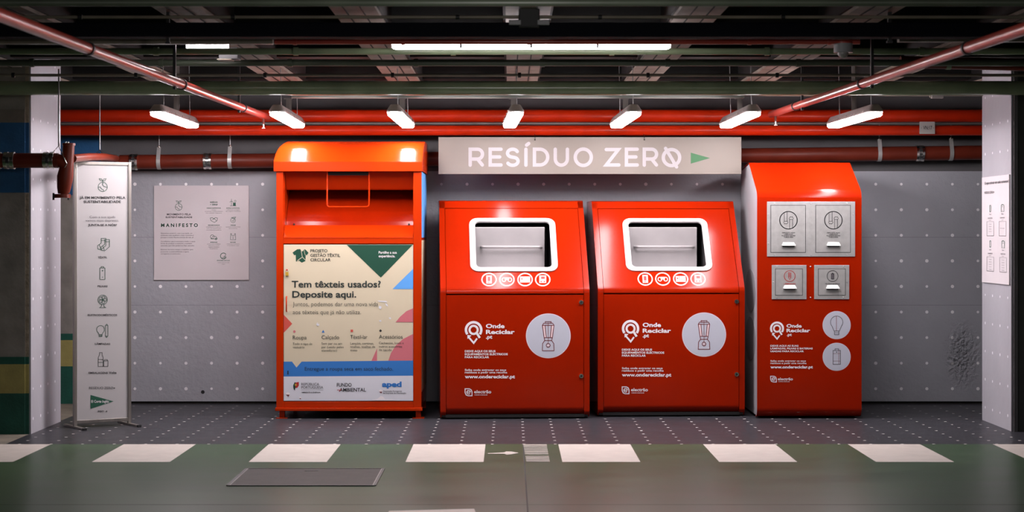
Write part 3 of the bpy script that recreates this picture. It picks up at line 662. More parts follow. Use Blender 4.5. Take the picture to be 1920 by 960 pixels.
frame_plate(1438, 378, 1603, 481, [], [(1452, 381.5), (1520, 382), (1588, 381.5), (1440.7, 402), (1440.7, 456.5), (1599.5, 402), (1599.5, 456.5), (1452, 477.5), (1520, 478), (1588, 477.5)])
for dx in (0, 84.2):
    ho = hatch(1445.4 + dx, 385.4, 1509.6 + dx, 472.8, 1478 + dx, 454, 26)
    p = Print(); x, y = 1478 + dx, 413; p.ring(x, y, 16.4, 1.7, 'ink_black', 1)
    for cx, s in ((x - 5, -1), (x + 5.2, 1)):
        a, b_ = (y - 15.5, y + 2) if s < 0 else (y - 1.5, y + 15.5)
        p.line([(cx - 3, a), (cx - 3, b_)], .7, 'ink_black'); p.line([(cx + 2.8, a), (cx + 2.8, b_)], .7, 'ink_black'); p.line([(cx + 1.2, a), (cx + 1.2, b_)], .4, 'ink_grey')
        e = b_ if s < 0 else a; k = 1 if s < 0 else -1
        p.line([(cx - 3, e), (cx - 4, e + 2 * k), (cx - 2.6, e + 4.5 * k), (cx + 2.6, e + 4.5 * k), (cx + 4, e + 2 * k), (cx + 3, e), (cx - 3, e)], .7, 'ink_black')
        p.line([(cx - 1.6, e + 4.5 * k), (cx - 1.6, e + 6 * k)], .6, 'ink_black'); p.line([(cx + 1.6, e + 4.5 * k), (cx + 1.6, e + 6 * k)], .6, 'ink_black')
    for t, wd, b_ in (('DEPOSITE AQUI', 24, 437.4), ('LÂMPADAS', 16, 440.2), ('FLUORESCENTES', 25.5, 443), ('TUBULARES', 17.5, 445.7)): p.ctext(t, x, wd, b_, 2, 'ink_black', .02)
    p.build('icon_print', fh, ho)
frame_plate(1447, 497, 1512, 561, [], [(1456.5, 500), (1450, 529), (1456.5, 558)]); frame_plate(1526.5, 497, 1592, 561, [], [(1581.5, 500), (1588.5, 529), (1581.5, 558)])
for py in (500.2, 558): c = fb(1519.5, py); q = MB(); q.ball((c.x, -.001, c.z), .006, 'steel', sy=.6, n=8); q.build('rivet', lb)
for dx, col in ((0, 'ink_red'), (80.3, 'ink_black')):
    ho = hatch(1454.2 + dx, 504.5, 1504 + dx, 553.2, 1480.3 + dx, 534.3, 25)
    p = Print(); x, y = 1480.3 + dx, 517.5; p.ring(x, y, 10.2, 1, col)
    if dx == 0:
        for k in range(4): p.line([(x - 2.4, y - 6 + k * 2.4), (x + 2.4, y - 5.2 + k * 2.4)], 1, col)
        p.line([(x - 2.4, y - 6.5), (x - 2.4, y + 3), (x, y + 6.5), (x + 2.4, y + 3), (x + 2.4, y - 6.5)], .7, col)
    else: p.rect(x - 2.4, y - 4.5, x + 2.4, y + 5.5, 'ink_grey', 2); p.line([(x - 2.4, y - 4.5), (x + 2.4, y - 4.5), (x + 2.4, y + 5.5), (x - 2.4, y + 5.5), (x - 2.4, y - 4.5)], .8, col, 3); p.rect(x - 1.2, y - 6, x + 1.2, y - 4.5, col, 2)
    p.ctext('LÂMPADAS' if dx == 0 else 'PILHAS E BATERIAS', x, 22 if dx == 0 else 27, 533.2, 2.2, col, .02)
    p.build('icon_print', fh, ho)
p = Print(); pe = Print(); pin_logo(pe, 1456.8, 616, .79)
rows_b = (('Onde', 1474.6, 1503, 614.3, 6.6, .035), ('Reciclar', 1474.6, 1519, 622.9, 6.6, .035), ('.pt', 1475, 1484.5, 630, 5.4, .03), ('DEIXE AQUI AS SUAS', 1444.4, 1497, 650, 3.3, .03),
        ('LÂMPADAS, PILHAS E BATERIAS', 1444.4, 1523.6, 655, 3.3, .03), ('USADAS PARA RECICLAR', 1444.4, 1507, 660.2, 3.3, .03), ('Saiba onde entregar os seus', 1444.4, 1511, 678.2, 3.1, .02), ('resíduos e pedir uma recolha', 1444.4, 1512, 682.5, 3.1, .02),
        ('www.ondereciclar.pt', 1444.4, 1524, 690.8, 5.5, .035), ('electrão', 1458.4, 1486.5, 713, 5, .02), ('CUIDAR E RECICLAR', 1459, 1480.5, 716.2, 1.5, .02))

pl = Print(); leaf_logo(pl, 1444, 704.6, .83); text_groups(rows_b, (3, 3, 3, 2), ['title_lettering', 'instruction_lettering', 'address_lettering', 'maker_lettering'], fb, fc, 'ink_bright'); pe.build('pin_emblem', fb, fc); pl.build('leaf_emblem', fb, fc)
for i, yc in enumerate((609.6, 669)):
    p = Print(); p.disc(1568.7, yc, 26.4, 'sticker_rim', 1, 56); p.disc(1568.7, yc, 25.6, 'sticker_blue_white', 2, 56); x = 1568.7
    if i == 0:
        p.arc(x, yc - 5.5, 11.5, .9, 140, 400, 'ink_black', 3); p.line([(x - 8.8, yc + 2), (x - 5, yc + 11), (x + 5, yc + 11), (x + 8.8, yc + 2)], .9, 'ink_black', 3)
        p.line([(x - 4, yc + 11), (x - 4, yc + 18), (x + 4, yc + 18), (x + 4, yc + 11)], .9, 'ink_black', 3); p.line([(x - 4, yc + 14.5), (x + 4, yc + 14.5)], .7, 'ink_black', 3); p.line([(x - .6, yc - 17), (x - .6, yc + 11)], .9, 'ink_maroon', 3)
    else:
        p.line([(x - 6.8, yc - 12), (x + 7, yc - 12), (x + 7, yc + 14), (x - 6.8, yc + 14), (x - 6.8, yc - 12)], .9, 'ink_black', 3); p.line([(x - 3, yc - 12), (x - 3, yc - 15), (x + 3.5, yc - 15), (x + 3.5, yc - 12)], .9, 'ink_black', 3)
        p.line([(x - 6.8, yc - 6), (x + 7, yc - 6)], .6, 'ink_maroon', 3); p.line([(x - 6.8, yc + 8), (x + 7, yc + 8)], .6, 'ink_maroon', 3); p.line([(x + 3.8, yc - 12), (x + 3.8, yc + 14)], .6, 'ink_maroon', 3); p.disc(x, yc - 8.8, 1, 'ink_black', 3, 10)
    p.build('round_sticker', fb, fc)

# ================================================================= HANGING SIGN
DS = 15.10; a = W(822, 326.5, DS); c = W(1390, 257, DS)
sg = thing('hanging_sign', ((a.x + c.x) / 2, DS, a.z), 'long beige board with white capital letters hanging over the red bins', 'sign')
q = MB(); hx = (c.x - a.x) / 2; hz = c.z - a.z; q.box(-hx, hx, 0, .025, 0, hz, 'sign_beige'); q.box(-hx, hx, -.004, 0, 0, .008, 'sign_beige'); q.box(hx - .006, hx, -.004, 0, 0, hz, 'sign_beige'); q.build('board', sg, bevel=.002)
p = Print(); q_ = 3.254; wt = 21 / q_
def sp(pts): return [(810 + x / q_, 250 + y / q_) for x, y in pts]
def arcp(cx, cy, rx, ry, a0, a1, n=18): return [(cx + rx * math.cos(R(a0 + (a1 - a0) * k / n)), cy + ry * math.sin(R(a0 + (a1 - a0) * k / n))) for k in range(n + 1)]
def LT(pts): p.line(sp(pts), wt, 'sign_white', 1, cap=True)
def letR(x): LT([(x, 194), (x, 97), (x + 42, 97)] + arcp(x + 45, 127, 30, 30, -80, 90) + [(x, 157)]); LT([(x + 45, 157), (x + 74, 193)])
def letE(x): LT([(x + 66, 97), (x, 97), (x, 193), (x + 66, 193)]); LT([(x, 144), (x + 58, 144)])
letR(233); letE(355)
LT(arcp(492, 121, 31, 24, -25, -180) + arcp(492, 121, 31, 24, 180, 110)[1:] + [(505, 148)] + arcp(492, 170, 33, 25, -50, 150))
LT([(573, 97), (573, 194)]); LT([(577, 72), (590, 62)])
LT([(625, 97), (625, 193), (655, 193)] + arcp(658, 145, 48, 48, 85, -85) + [(625, 97)])
LT([(752, 97), (752, 155)] + arcp(789, 155, 37, 39, 180, 0) + [(826, 97)])
LT(arcp(923, 146, 49, 50, 0, 360, 30)); LT([(1063, 99), (1137, 99), (1063, 193), (1140, 193)]); letE(1186); letR(1295)
LT(arcp(1461, 148, 50, 49, 0, 360, 30)); LT([(1425, 92), (1492, 205)])
fsg = plane_map(sg, (0, 0, 0), (0, -1, 0)); p.build('lettering', fsg, sg, .0004)
p = Print(); p.poly(sp([(1579, 118), (1579, 185), (1696, 151)]), 'logo_green', 1); p.build('arrow', fsg, sg)
for px in (1003, 1208):
    q = MB(); u = W(px, 262, DS) - sg.location; q.tube([(u.x, -.004, u.z), (u.x, -.004, u.z + .022), (u.x, .085, u.z + .05)], .002, 'black', 6); q.ball((u.x, -.006, u.z), .006, 'black', n=8); q.build('hanging_cord', sg)

# ================================================================= LAMPS over the bins
def pill(hw_, L, r, n=5):                                 # rounded outline (x, y)
    pts = []
    for cx, cy, a0 in ((hw_ - r, L - r, 0), (-hw_ + r, L - r, 90), (-hw_ + r, r, 180), (hw_ - r, r, 270)):
        for k in range(n + 1): a_ = R(a0 + 90 * k / n); pts.append((cx + r * math.cos(a_), cy + r * math.sin(a_)))
    return pts
def loft(mb_, rings, m):
    k = len(rings[0]); vs = [v for r in rings for v in r]
    mb_.add(vs, [(i * k + j, i * k + (j + 1) % k, (i + 1) * k + (j + 1) % k, (i + 1) * k + j) for i in range(len(rings) - 1) for j in range(k)], m, False)
    mb_.add(rings[0], [tuple(range(k))], m); mb_.add(rings[-1], [tuple(range(k))], m)
def tube_lamp(loc, L=1.57, hw_=.052, glow='lamp_glow', yaw=0, label='', group=None):
    root = thing('tube_lamp', loc, label, 'lamp', group, yaw)
    q = MB(); loft(q, [[(x * .78, (y - L / 2) * .985 + L / 2, 0) for x, y in pill(hw_, L, .04)], [(x * .95, y, .008) for x, y in pill(hw_, L, .045)], [(x, y, .030) for x, y in pill(hw_, L, .045)]], glow); q.build('diffuser', root)
    q = MB(); loft(q, [[(x, y, .030) for x, y in pill(hw_ + .004, L, .045)], [(x, y, .042) for x, y in pill(hw_ + .004, L, .045)], [(x * .72, (y - L / 2) * .97 + L / 2, .075) for x, y in pill(hw_, L, .04)], [(x * .55, (y - L / 2) * .95 + L / 2, .085) for x, y in pill(hw_, L, .03)]], 'lamp_body'); q.build('housing', root)
    for s in (-1, 1):
        for k in range(5):
            if L < 1: continue
            y = .18 + k * (L - .36) / 4; q = MB(); q.box(s * (hw_ + .002) - .004, s * (hw_ + .002) + .004, y - .012, y + .012, .022, .052, 'brushed_steel'); q.build('clip', root)
    return root
lx = [-2.50, -1.652, -.816, .049, .886, 1.735, 2.60]
names = ['at the totem end of the row', 'over the left edge of the textile container', 'over the right end of the textile container', 'over the bin with the first word of the sign',
         'over the seam between the two wide bins', 'over the sign end by the green arrow', 'over the slim hatch bin, last of the row']
labs = ['lit tube lamp hanging past the free standing frame, outermost over the manifesto board', 'lit tube lamp over the hinge side of the textile container hood', 'lit tube lamp between textile container and hanging sign',
        'lit tube lamp at the middle of the row, seen nearly end on', 'lit tube lamp above the sign, in front of its second word', 'lit tube lamp in front of the sign end with the green arrow', 'lit tube lamp above the slim hatch bin, nearest the numbered tag']
for i, x in enumerate(lx):
    L0 = (x, 13.22, H + .826)
    t = tube_lamp(L0, label=labs[i], group='tube lamps hung over the recycling bins')
    t.rotation_euler = (0, 0, R([.25, .65, -.5, 1.7, 1.4, .8, 1.4][i]))
    zt = 2.46 - L0[2]
    for y in (.22, 1.35):
        q = MB(); q.tube([(0.012, y, .083), (0.0, y + .01, 2.995 - L0[2])], .0035, 'wire', 6); q.build('suspension_wire', t)
    q = MB(); dx = [.03, 0, .02, 0, -.0, -.02, .0][i]
    zs = 2.4475 - L0[2] if 0 < i < 6 else 2.995 - L0[2]
    q.box(-.014, .014, .78, .786, .083, zs, 'conduit'); q.box(-.004, .026, .79, .796, .083, zs, 'conduit'); q.box(-.03, .03, .775, .80, min(zs, .2) - .006, min(zs, .2), 'conduit'); q.build('hanger_strap', t)
# trunking above them
def bar(name, p0, p1, hy, hz, m, label, cat, group=None):
    q = MB(); cx = ((p0[0] + p1[0]) / 2, (p0[1] + p1[1]) / 2, (p0[2] + p1[2]) / 2); L = (p1[0] - p0[0]) / 2
    q.box(-L, L, -hy, hy, -hz, hz, m); o = q.build(name, bevel=min(hy, hz) * .2, loc=cx); return tag(o, label, cat, group)
DTk = 14.0; a, c = W(547, 181.5, DTk), W(1395, 181.5, DTk)
bar('cable_trunking', (a.x, DTk, a.z), (c.x, DTk, c.z), .03, .010, 'trunking', 'straight pale grey trunking that the tube lamps hang from', 'trunking')

# ================================================================= PIPES
def pipe(name, pts, r, m, label, cat='pipe', group=None, rings=(), ring_r=None, ring_m=None, ring_w=.02, ring_name='coupling', n=20):
    o0 = Vector(pts[0]); root = thing(name, o0, label, cat, group)
    q = MB(); q.tube([Vector(p_) - o0 for p_ in pts], r, m, n); q.build('pipe_run', root)
    for c_ in rings:
        c_ = Vector(c_); d = (Vector(pts[-1]) - Vector(pts[0])).normalized(); q = MB()
        q.tube([c_ - o0 - d * ring_w / 2, c_ - o0 + d * ring_w / 2], ring_r or r * 1.18, ring_m or m, n); q.build(ring_name, root)
    return root
def hrun(y, D, x0=-8, x1=8): a = W(0, y, D); return [(x0, D, a.z), (x1, D, a.z)]
def pts_at(D, py, pxs): return [tuple(W(px, py, D)) for px in pxs]
pipe('sprinkler_pipe', hrun(217.3, 15.32, -5), .052, 'red_pipe_paint', 'thick red pipe along the back wall, upper of two', group='red pipes along the back wall', rings=pts_at(15.32, 217.3, (257, 372, 1668)), ring_r=.0535, ring_w=.006)
pipe('sprinkler_pipe', hrun(244.6, 15.22, -5), .041, 'red_pipe_paint', 'red pipe just above the bins and sign, lower of two', group='red pipes along the back wall', rings=pts_at(15.22, 244.6, (368, 476, 1177)), ring_r=.0425, ring_w=.006)
pipe('conduit_pipe', hrun(231.5, 15.45, -5), .010, 'conduit', 'thin grey conduit between the two thick red wall pipes')
# diagonal sprinkler branches running along the garage
for side, x, z0, z1, y0, pxs, lab in ((-1, -1.955, 2.372, 2.275, 15.1, ((165, 88), (341, 161), (455, 197)), 'salmon red sprinkler branch running overhead on the side of the frame stand'),
                                (1, 2.118, 2.395, 2.27, 15.1, ((1815, 82), (1617, 153), (1492, 198)), 'salmon red sprinkler branch running overhead on the side of the slim bin')):
    yn = 5.0; zn = z0 + (z1 - z0) * (y0 - yn) / (y0 - 7.2)
    rg = []
    for px, py in pxs:
        D = x * F / (px - CX); rg.append((x, D, z0 + (zn - z0) * (y0 - D) / (y0 - yn)))
    t = pipe('sprinkler_branch', [(x, y0, z0), (x, yn, zn)], .027, 'salmon_pipe_paint', lab, group='overhead sprinkler branches', rings=rg, ring_r=.033, ring_w=.03, ring_m='dark_metal')
    q = MB(); q.tube([(0, -.25, -.02), (0, -.25, -.07)], .010, 'brown_pipe', 10); q.tube([(0, -.25, -.07), (0, -.25, -.10)], .006, 'steel', 8); q.tube([(0, -.25, -.10), (0, -.25, -.104)], .016, 'steel', 10); q.build('sprinkler_head', t)
    for yy in (-1.6, -4.2):
        q = MB(); zz = (zn - z0) * (-yy) / (y0 - yn); q.box(-.008, .008, yy - .012, yy + .012, zz - .045, 2.66 - z0, 'black'); q.build('hanger', t)
# ceiling runs, each at its own distance
def rng(D, py, pxs): return pts_at(D, py, pxs)
pipe('ceiling_pipe', hrun(165.2, 13.08), .0495, 'green_pipe', 'thick glossy green pipe crossing just above the lamps', rings=rng(13.08, 165.2, (137, 693, 974, 1253, 1812)), ring_r=.0505, ring_w=.008)
pipe('ceiling_pipe', hrun(141, 12.6), .010, 'beige_rail', 'thin beige rail right behind the thick green pipe', rings=rng(12.6, 141, (25, 255, 497, 736, 974, 1215, 1457)), ring_r=.017, ring_m='black', ring_w=.02, ring_name='clamp')
pipe('ceiling_pipe', hrun(118, 11.9), .021, 'dark_green_pipe', 'dull green pipe, second above the thick glossy green one', rings=rng(11.9, 118, (60, 302, 544, 780, 1017, 1252, 1497)), ring_r=.027, ring_w=.03)
pipe('ceiling_pipe', hrun(96.5, 11.2), .020, 'green_pipe', 'green pipe directly below the long aisle lamp', rings=rng(11.2, 96.5, (293, 555, 850, 1147, 1438, 1728)), ring_r=.026, ring_w=.03)
a = pts_at(10.3, 78.5, (515, 1612)); pipe('sprinkler_cross_pipe', a, .014, 'salmon_pipe_paint', 'short red pipe running level behind the long aisle lamp', rings=pts_at(10.3, 78.5, (553, 756, 1405, 1555)), ring_r=.018, ring_w=.02)
a = pts_at(10.3, 78.5, (-300, 512)); bar('cable_rail', a[0], a[1], .03, .013, 'beige_rail', 'pale steel rail beneath the dark tray, frame stand end', 'rail', 'pale steel rails beneath the dark tray')
a = pts_at(10.3, 75.5, (1684, 2300)); bar('cable_rail', a[0], a[1], .03, .010, 'beige_rail', 'pale steel rail beneath the dark tray, slim bin end', 'rail', 'pale steel rails beneath the dark tray')
o = bar('cable_tray', (-7.5, 10.0, W(0, 58, 10).z), (7.5, 10.0, W(0, 58, 10).z), .07, .038, 'tray_dark', 'wide black cable tray crossing the whole ceiling', 'cable tray')
pipe('ceiling_pipe', hrun(32, 9.9), .009, 'beige_rail', 'thin pale conduit above the wide black cable tray', rings=rng(9.9, 32, (150, 437, 858, 1125, 1468)), ring_r=.013, ring_w=.02, ring_m='black')
pipe('ceiling_pipe', hrun(5, 8.6), .017, 'dark_green_pipe', 'dark pipe at the very top edge of the view')
pipe('drain_pipe', [tuple(W(1688, 116, 12.15)), tuple(W(2300, 131, 12.15))], .040, 'brown_pipe', 'dark brown drain pipe near the ceiling over the dark pillar', rings=[tuple(W(1778, 118.5, 12.15))], ring_r=.043, ring_w=.03, ring_m='green_pipe')
# pinkish conduit and box to the pillar on the slim-bin side
a = pts_at(14.0, 178.5, (1395, 1843)); bar('cable_conduit', a[0], a[1], .008, .007, 'beige_rail', 'pinkish conduit continuing the trunking to the pillar', 'conduit')
c = W(1757, 180, 14.0); q = MB(); q.box(-.045, .045, -.02, .02, -.018, .018, 'conduit'); q.box(-.055, -.045, -.012, .012, -.012, .012, 'beige_rail'); o = q.build('junction_box', bevel=.004, loc=c); tag(o, 'small grey junction box on the conduit close to the pillar', 'junction box')
# hangers from the ceiling
def rod(px, y0, y1, D, wpx, lab):
    a = W(px, y1, D); q = MB(); h = (y1 - y0) * D / F; ww = wpx * D / F / 2; q.box(-ww, ww, -ww, ww, 0, max(h, 2.64 - a.z), 'black'); q.box(-ww * 1.5, ww * 1.5, -ww * 1.6, ww * 1.6, 0, ww, 'dark_metal'); o = q.build('ceiling_hanger', loc=a); tag(o, lab, 'hanger', 'black hangers carrying the tray and rails')
rod(315, 10, 82, 10.0, 6, 'black hanger of the tray over the short bluish lamp'); rod(1668, 8, 80, 10.0, 7, 'black hanger of the tray beyond the motion sensor'); rod(992, 10, 84, 10.6, 5, 'black hanger above the middle of the long aisle lamp')
c = W(992, 45, 9.9); t = thing('ceiling_junction_box', c, 'black ceiling box with two pale clips above the long aisle lamp', 'junction box')
q = MB(); q.box(-.055, .055, -.05, .05, -.02, .10, 'black'); q.build('box', t, bevel=.005)
for s in (-1, 1):
    q = MB(); q.box(s * .075 - .032, s * .075 + .032, -.06, -.03, -.01, .015, 'light_grey_panel'); q.build('clip', t, bevel=.003)
# ceiling lamps over the aisle
a = W(735, 90, 10.7); c = W(1257, 84, 10.7); L = c.x - a.x
t = tube_lamp((c.x, 10.7, (a.z + c.z) / 2 - .014), L=L, hw_=.055, glow='aisle_glow', yaw=R(90), label='long lit aisle lamp across the middle of the ceiling'); t.rotation_euler = (0, 0, R(90))
for yy in (.42, L / 2, 1.2):
    q = MB(); q.box(-.058, -.05, yy - .006, yy + .006, .0, .05, 'black'); q.build('lamp_clip', t)
a = W(350, 88, 11.4); c = W(428, 88, 11.4); t = tube_lamp((c.x, 11.4, a.z - .012), L=c.x - a.x, hw_=.03, glow='aisle_glow', yaw=R(90), label='short bluish lit lamp under the ceiling over the manifesto board')
a = W(428, 103, 11.6); q = MB(); q.box(-.05, .07, -.06, .06, -.03, .04, 'dark_metal'); q.box(-.06, .03, -.07, .05, -.036, -.03, 'beige_rail'); o = q.build('ballast_box', bevel=.003, loc=a); tag(o, 'small dark box beside the short bluish lamp', 'ceiling box')
# motion sensor
a = W(1581, 82, 10.3); t = thing('motion_sensor', a, 'white domed sensor hanging under the short red ceiling pipe', 'sensor')
q = MB(); q.tube([(0, 0, .0), (0, 0, -.05)], .052, 'light_grey_panel', 24); q.tube([(0, 0, .01), (0, 0, .0)], .05, 'salmon_pipe_paint', 20); q.build('base', t, bevel=.004)
q = MB(); q.ball((0, 0, -.05), .03, 'chute_grey', half=True, n=18); q.build('lens', t)
# numbered tag
c = W(1738.5, 239.6, 15.16); t = thing('pipe_tag', c, 'small white numbered plate on the lower red wall pipe', 'tag')
q = MB(); q.box(-.063, .063, 0, .003, -.05, .05, 'tag_paper'); q.build('plate', t, bevel=.001)
p = Print(); p.text('VN:17', 1731, 1747.5, 243, 7, 'ink_black', .01); p.disc(1727.5, 240, .6, 'ink_black', 2, 8); p.disc(1750.5, 240, .6, 'ink_black', 2, 8); p.build('lettering', plane_map(t, (0, 0, 0), (0, -1, 0)), t)

# brown drain along the back wall
DB = 15.52
wb = [tuple(W(225, 304, DB)), tuple(W(960, 296.5, DB)), tuple(W(1900, 285.5, DB))]
t = pipe('drain_pipe', wb, .060, 'brown_pipe', 'long dark brown drain pipe fixed along the back wall')
def on_wall(px): f = (px - 225) / (1900 - 225); a_, b_ = Vector(wb[0]), Vector(wb[2]); return a_ + (b_ - a_) * f - Vector(t.location)
for px in (252, 390, 1724):
    c = on_wall(px); q = MB()
    for dx in (-.022, .022): q.tube([(c.x + dx - .010, c.y, c.z), (c.x + dx + .010, c.y, c.z)], .068, 'chrome', 28)
    q.tube([(c.x - .03, c.y, c.z), (c.x + .03, c.y, c.z)], .064, 'steel', 28)
    for a_ in (-40, -10, 20): q.box(c.x - .012, c.x + .012, c.y - .078 , c.y - .06, c.z + a_ / 1000 - .006, c.z + a_ / 1000 + .006, 'dark_metal')
    q.build('coupling', t)
for px in (299, 432, 1648, 1782):
    c = on_wall(px); q = MB(); n = 20; vs = []
    for i in range(n + 1):
        a_ = R(40 - 250 * i / n); vs.append((c.y + -.062 * math.cos(a_), c.z + .062 * math.sin(a_)))
    pts = [(c.y - .020, c.z + .118), (c.y - .045, c.z + .06)] + vs[2:]
    q.sheet(pts, c.x - .016, c.x + .016, .003, 'galvanised'); q.tube([(c.x, c.y - .018, c.z + .115), (c.x, c.y - .018, c.z + .30)], .005, 'wire', 8); q.ball((c.x, c.y - .02, c.z + .122), .011, 'chrome', n=8)
    q.build('pipe_strap', t)
# drain branch in front of the banded pillar
DP = 13.02; zc = W(0, 301, DP).z; xe = W(118, 301, DP).x
t = thing('drain_branch', (xe, DP, zc), 'brown cast drain with steel couplings passing the blue banded pillar', 'pipe')
q = MB(); q.tube([(-1.8, 0, 0), (-.03, 0, 0)], .052, 'brown_pipe', 24); q.build('pipe_run', t)
for px in (-8, 18, 92):
    x = W(px, 301, DP).x - xe; q = MB()
    for dx in (-.022, .022): q.tube([(x + dx - .012, 0, 0), (x + dx + .012, 0, 0)], .061, 'chrome', 26)
    q.tube([(x - .036, 0, 0), (x + .036, 0, 0)], .056, 'steel', 26); q.box(x - .01, x + .01, -.075, -.055, -.02, .02, 'dark_metal'); q.build('coupling', t)
q = MB(); u = lambda px, py: (px - 118) * DP / F; v = lambda py: -(py - 301) * DP / F
q.tube([(u(100, 0), 0, v(301)), (u(108, 0), 0, v(301)), (u(118, 0), -.0, v(303)), (u(124, 0), 0, v(312))], .047, 'brown_pipe_lit', 20)
q.tube([(u(129, 0), 0, v(269)), (u(127, 0), 0, v(300)), (u(122, 0), 0, v(332)), (u(120, 0), 0, v(352)), (u(119, 0), 0, v(364))], .05, 'brown_pipe_lit', 22, radii=[.040, .042, .056, .048, .038])
q.tube([(u(129, 0), 0, v(268.5)), (u(129, 0), 0, v(273))], .045, 'brown_pipe_lit', 22)
q.build('vertical_tee', t)
q = MB(); q.tube([(u(117, 0), 0, v(364)), (u(117, 0), 0, v(371))], .058, 'brown_pipe_lit', 8)
for px in (101, 129): q.tube([(u(px, 0), -.01, v(362)), (u(px, 0), -.01, v(375))], .007, 'dark_metal', 8)
q.build('flange', t)
q = MB()
for px in (123, 128): q.tube([(u(px, 0), 0, v(270)), (u(px, 0), 0, v(266))], .006, 'chrome', 8)
q.build('bolt', t)
q = MB(); q.tube([(u(134, 0), .03, v(297)), tuple(W(166, 294.5, 13.75) - t.location), tuple(W(196, 294.5, 14.5) - t.location), tuple(W(217, 297.5, DB - .09) - t.location)], .029, 'brown_pipe_lit', 20); q.build('rear_branch', t)
q = MB(); q.tube([(u(102, 0), -.03, -.02), (u(102, 0), -.05, v(287)), (u(111, 0), -.02, v(274)), (u(120, 0), -.05, v(290)), (u(129, 0), -.055, v(308)), (u(124, 0), -.05, v(315))], .0035, 'chrome', 8); q.tube([(u(111.5, 0), -.02, v(274)), (u(111.5, 0), -.02, v(130))], .006, 'wire', 8); q.build('clevis_hanger', t)
q = MB(); w2 = W(187, 281, 15.0) - t.location; q.tube([(w2.x, w2.y, w2.z), (w2.x, w2.y, w2.z + .45)], .006, 'wire', 8); q.tube([(w2.x - .045, w2.y, w2.z - .04), (w2.x, w2.y, w2.z), (w2.x + .045, w2.y, w2.z - .07)], .003, 'chrome', 6); q.build('rod_hanger', t)

# ================================================================= FRAME STAND (totem)
pA = W(140.5, 803, 13.74); pB = W(242, 797, 13.97)
yaw = math.atan2(pB.y - pA.y, pB.x - pA.x); Wd = math.hypot(pB.x - pA.x, pB.y - pA.y)
st = thing('frame_stand', ((pA.x + pB.x) / 2, (pA.y + pB.y) / 2, 0), 'tall narrow steel frame stand with white printed panel by the banded pillar', 'sign stand', yaw=yaw)
hw = Wd / 2; zt = W(0, 303.5, 13.85).z; z0 = .045
for s in (-1, 1):
    q = MB(); q.box(s * hw - .0115, s * hw + .0115, -.016, .016, .012, zt, 'brushed_steel'); q.build('upright', st, bevel=.002)
    q = MB(); q.box(s * hw - .014, s * hw + .014, -.20, .20, 0, .016, 'brushed_steel'); q.box(s * hw - .016, s * hw + .016, -.206, -.19, 0, .018, 'dark_metal'); q.build('foot', st, bevel=.002)
for z_ in (zt - .012, z0): q = MB(); q.box(-hw + .0115, hw - .0115, -.014, .014, z_ - .012, z_ + .012, 'brushed_steel'); q.build('crossbar', st, bevel=.002)
q = MB(); q.box(-hw + .010, hw - .010, -.006, .006, z0 + .01, zt - .02, 'stand_panel'); pn = q.build('panel', st)
fp = plane_map(st, (0, -.0065, 0), (0, -1, 0)); p = Print(); G = 'ink_deep_green'; K = 'ink_black'

rows_c = (('JÁ EM MOVIMENTO PELA', 149, 235, 373, 4.7, K, .02), ('SUSTENTABILIDADE', 157, 226.5, 380.6, 4.7, K, .02), ('Com a sua ajuda', 168, 216, 409, 4.4, 'ink_grey', -.005), ('vamos mais depressa.', 160.5, 223, 415.5, 4.4, 'ink_grey', -.005),
        ('JUNTA-SE A NÓS?', 165, 219, 424, 4.2, K, .02), ('TÊXTIL', 183.5, 201, 484.4, 3.5, K, .02), ('PILHAS', 183, 201.5, 538.4, 3.5, K, .02), ('ELETRODOMÉSTICOS', 164.5, 219.5, 592.4, 3.5, K, .02),
        ('LÂMPADAS', 178, 206.5, 646.4, 3.5, K, .02), ('EMBALAGENS', 166, 202, 700.8, 3.5, K, .02), ('Volta', 204, 218.5, 700.8, 4.4, K, .02), ('RESÍDUO ZERØ', 167, 212, 729.6, 4.4, K, 0), ('PISO -4', 183.5, 201, 773, 3.4, K, .02))

p.poly([(213, 726.2), (213, 729.2), (216.5, 727.7)], K); p.build('arrow_mark', fp, pn)
text_groups(rows_c, (2, 3, 1, 1, 1, 1, 2, 1, 1), ['heading', 'intro_lettering'] + ['caption'] * 7, fp, pn)
for nm, fs_ in (('globe_icon', [lambda p: ic_globe(p, 192.5, 350.5, 8.6, G, 1.0)]), ('sock_icon', [lambda p: ic_sock(p, 192, 458, 22, G, .9)]), ('battery_icon', [lambda p: ic_battery(p, 192, 512, 24, G, .9)]), ('fan_icon', [lambda p: ic_fan(p, 192.5, 562, 8.8, G, .9)]),
               ('bulb_icon', [lambda p: ic_bulb(p, 188.5, 621, 22, G, .9), lambda p: ic_tube(p, 200, 620, 25, G)]), ('bottle_icon', [lambda p: ic_bottles(p, 192, 674, 26, 'ink_dark', .8)])):
    p = Print(); [g_(p) for g_ in fs_]; p.build(nm, fp, pn)
p = Print(); p.poly([(169.7, 740.5), (169.7, 766.5), (212.8, 752.5)], 'ink_green', 2); p.text('El Corte Inglés', 171, 204, 755, 4.8, 'ink_bright', .01)
p.build('triangle_emblem', fp, pn)

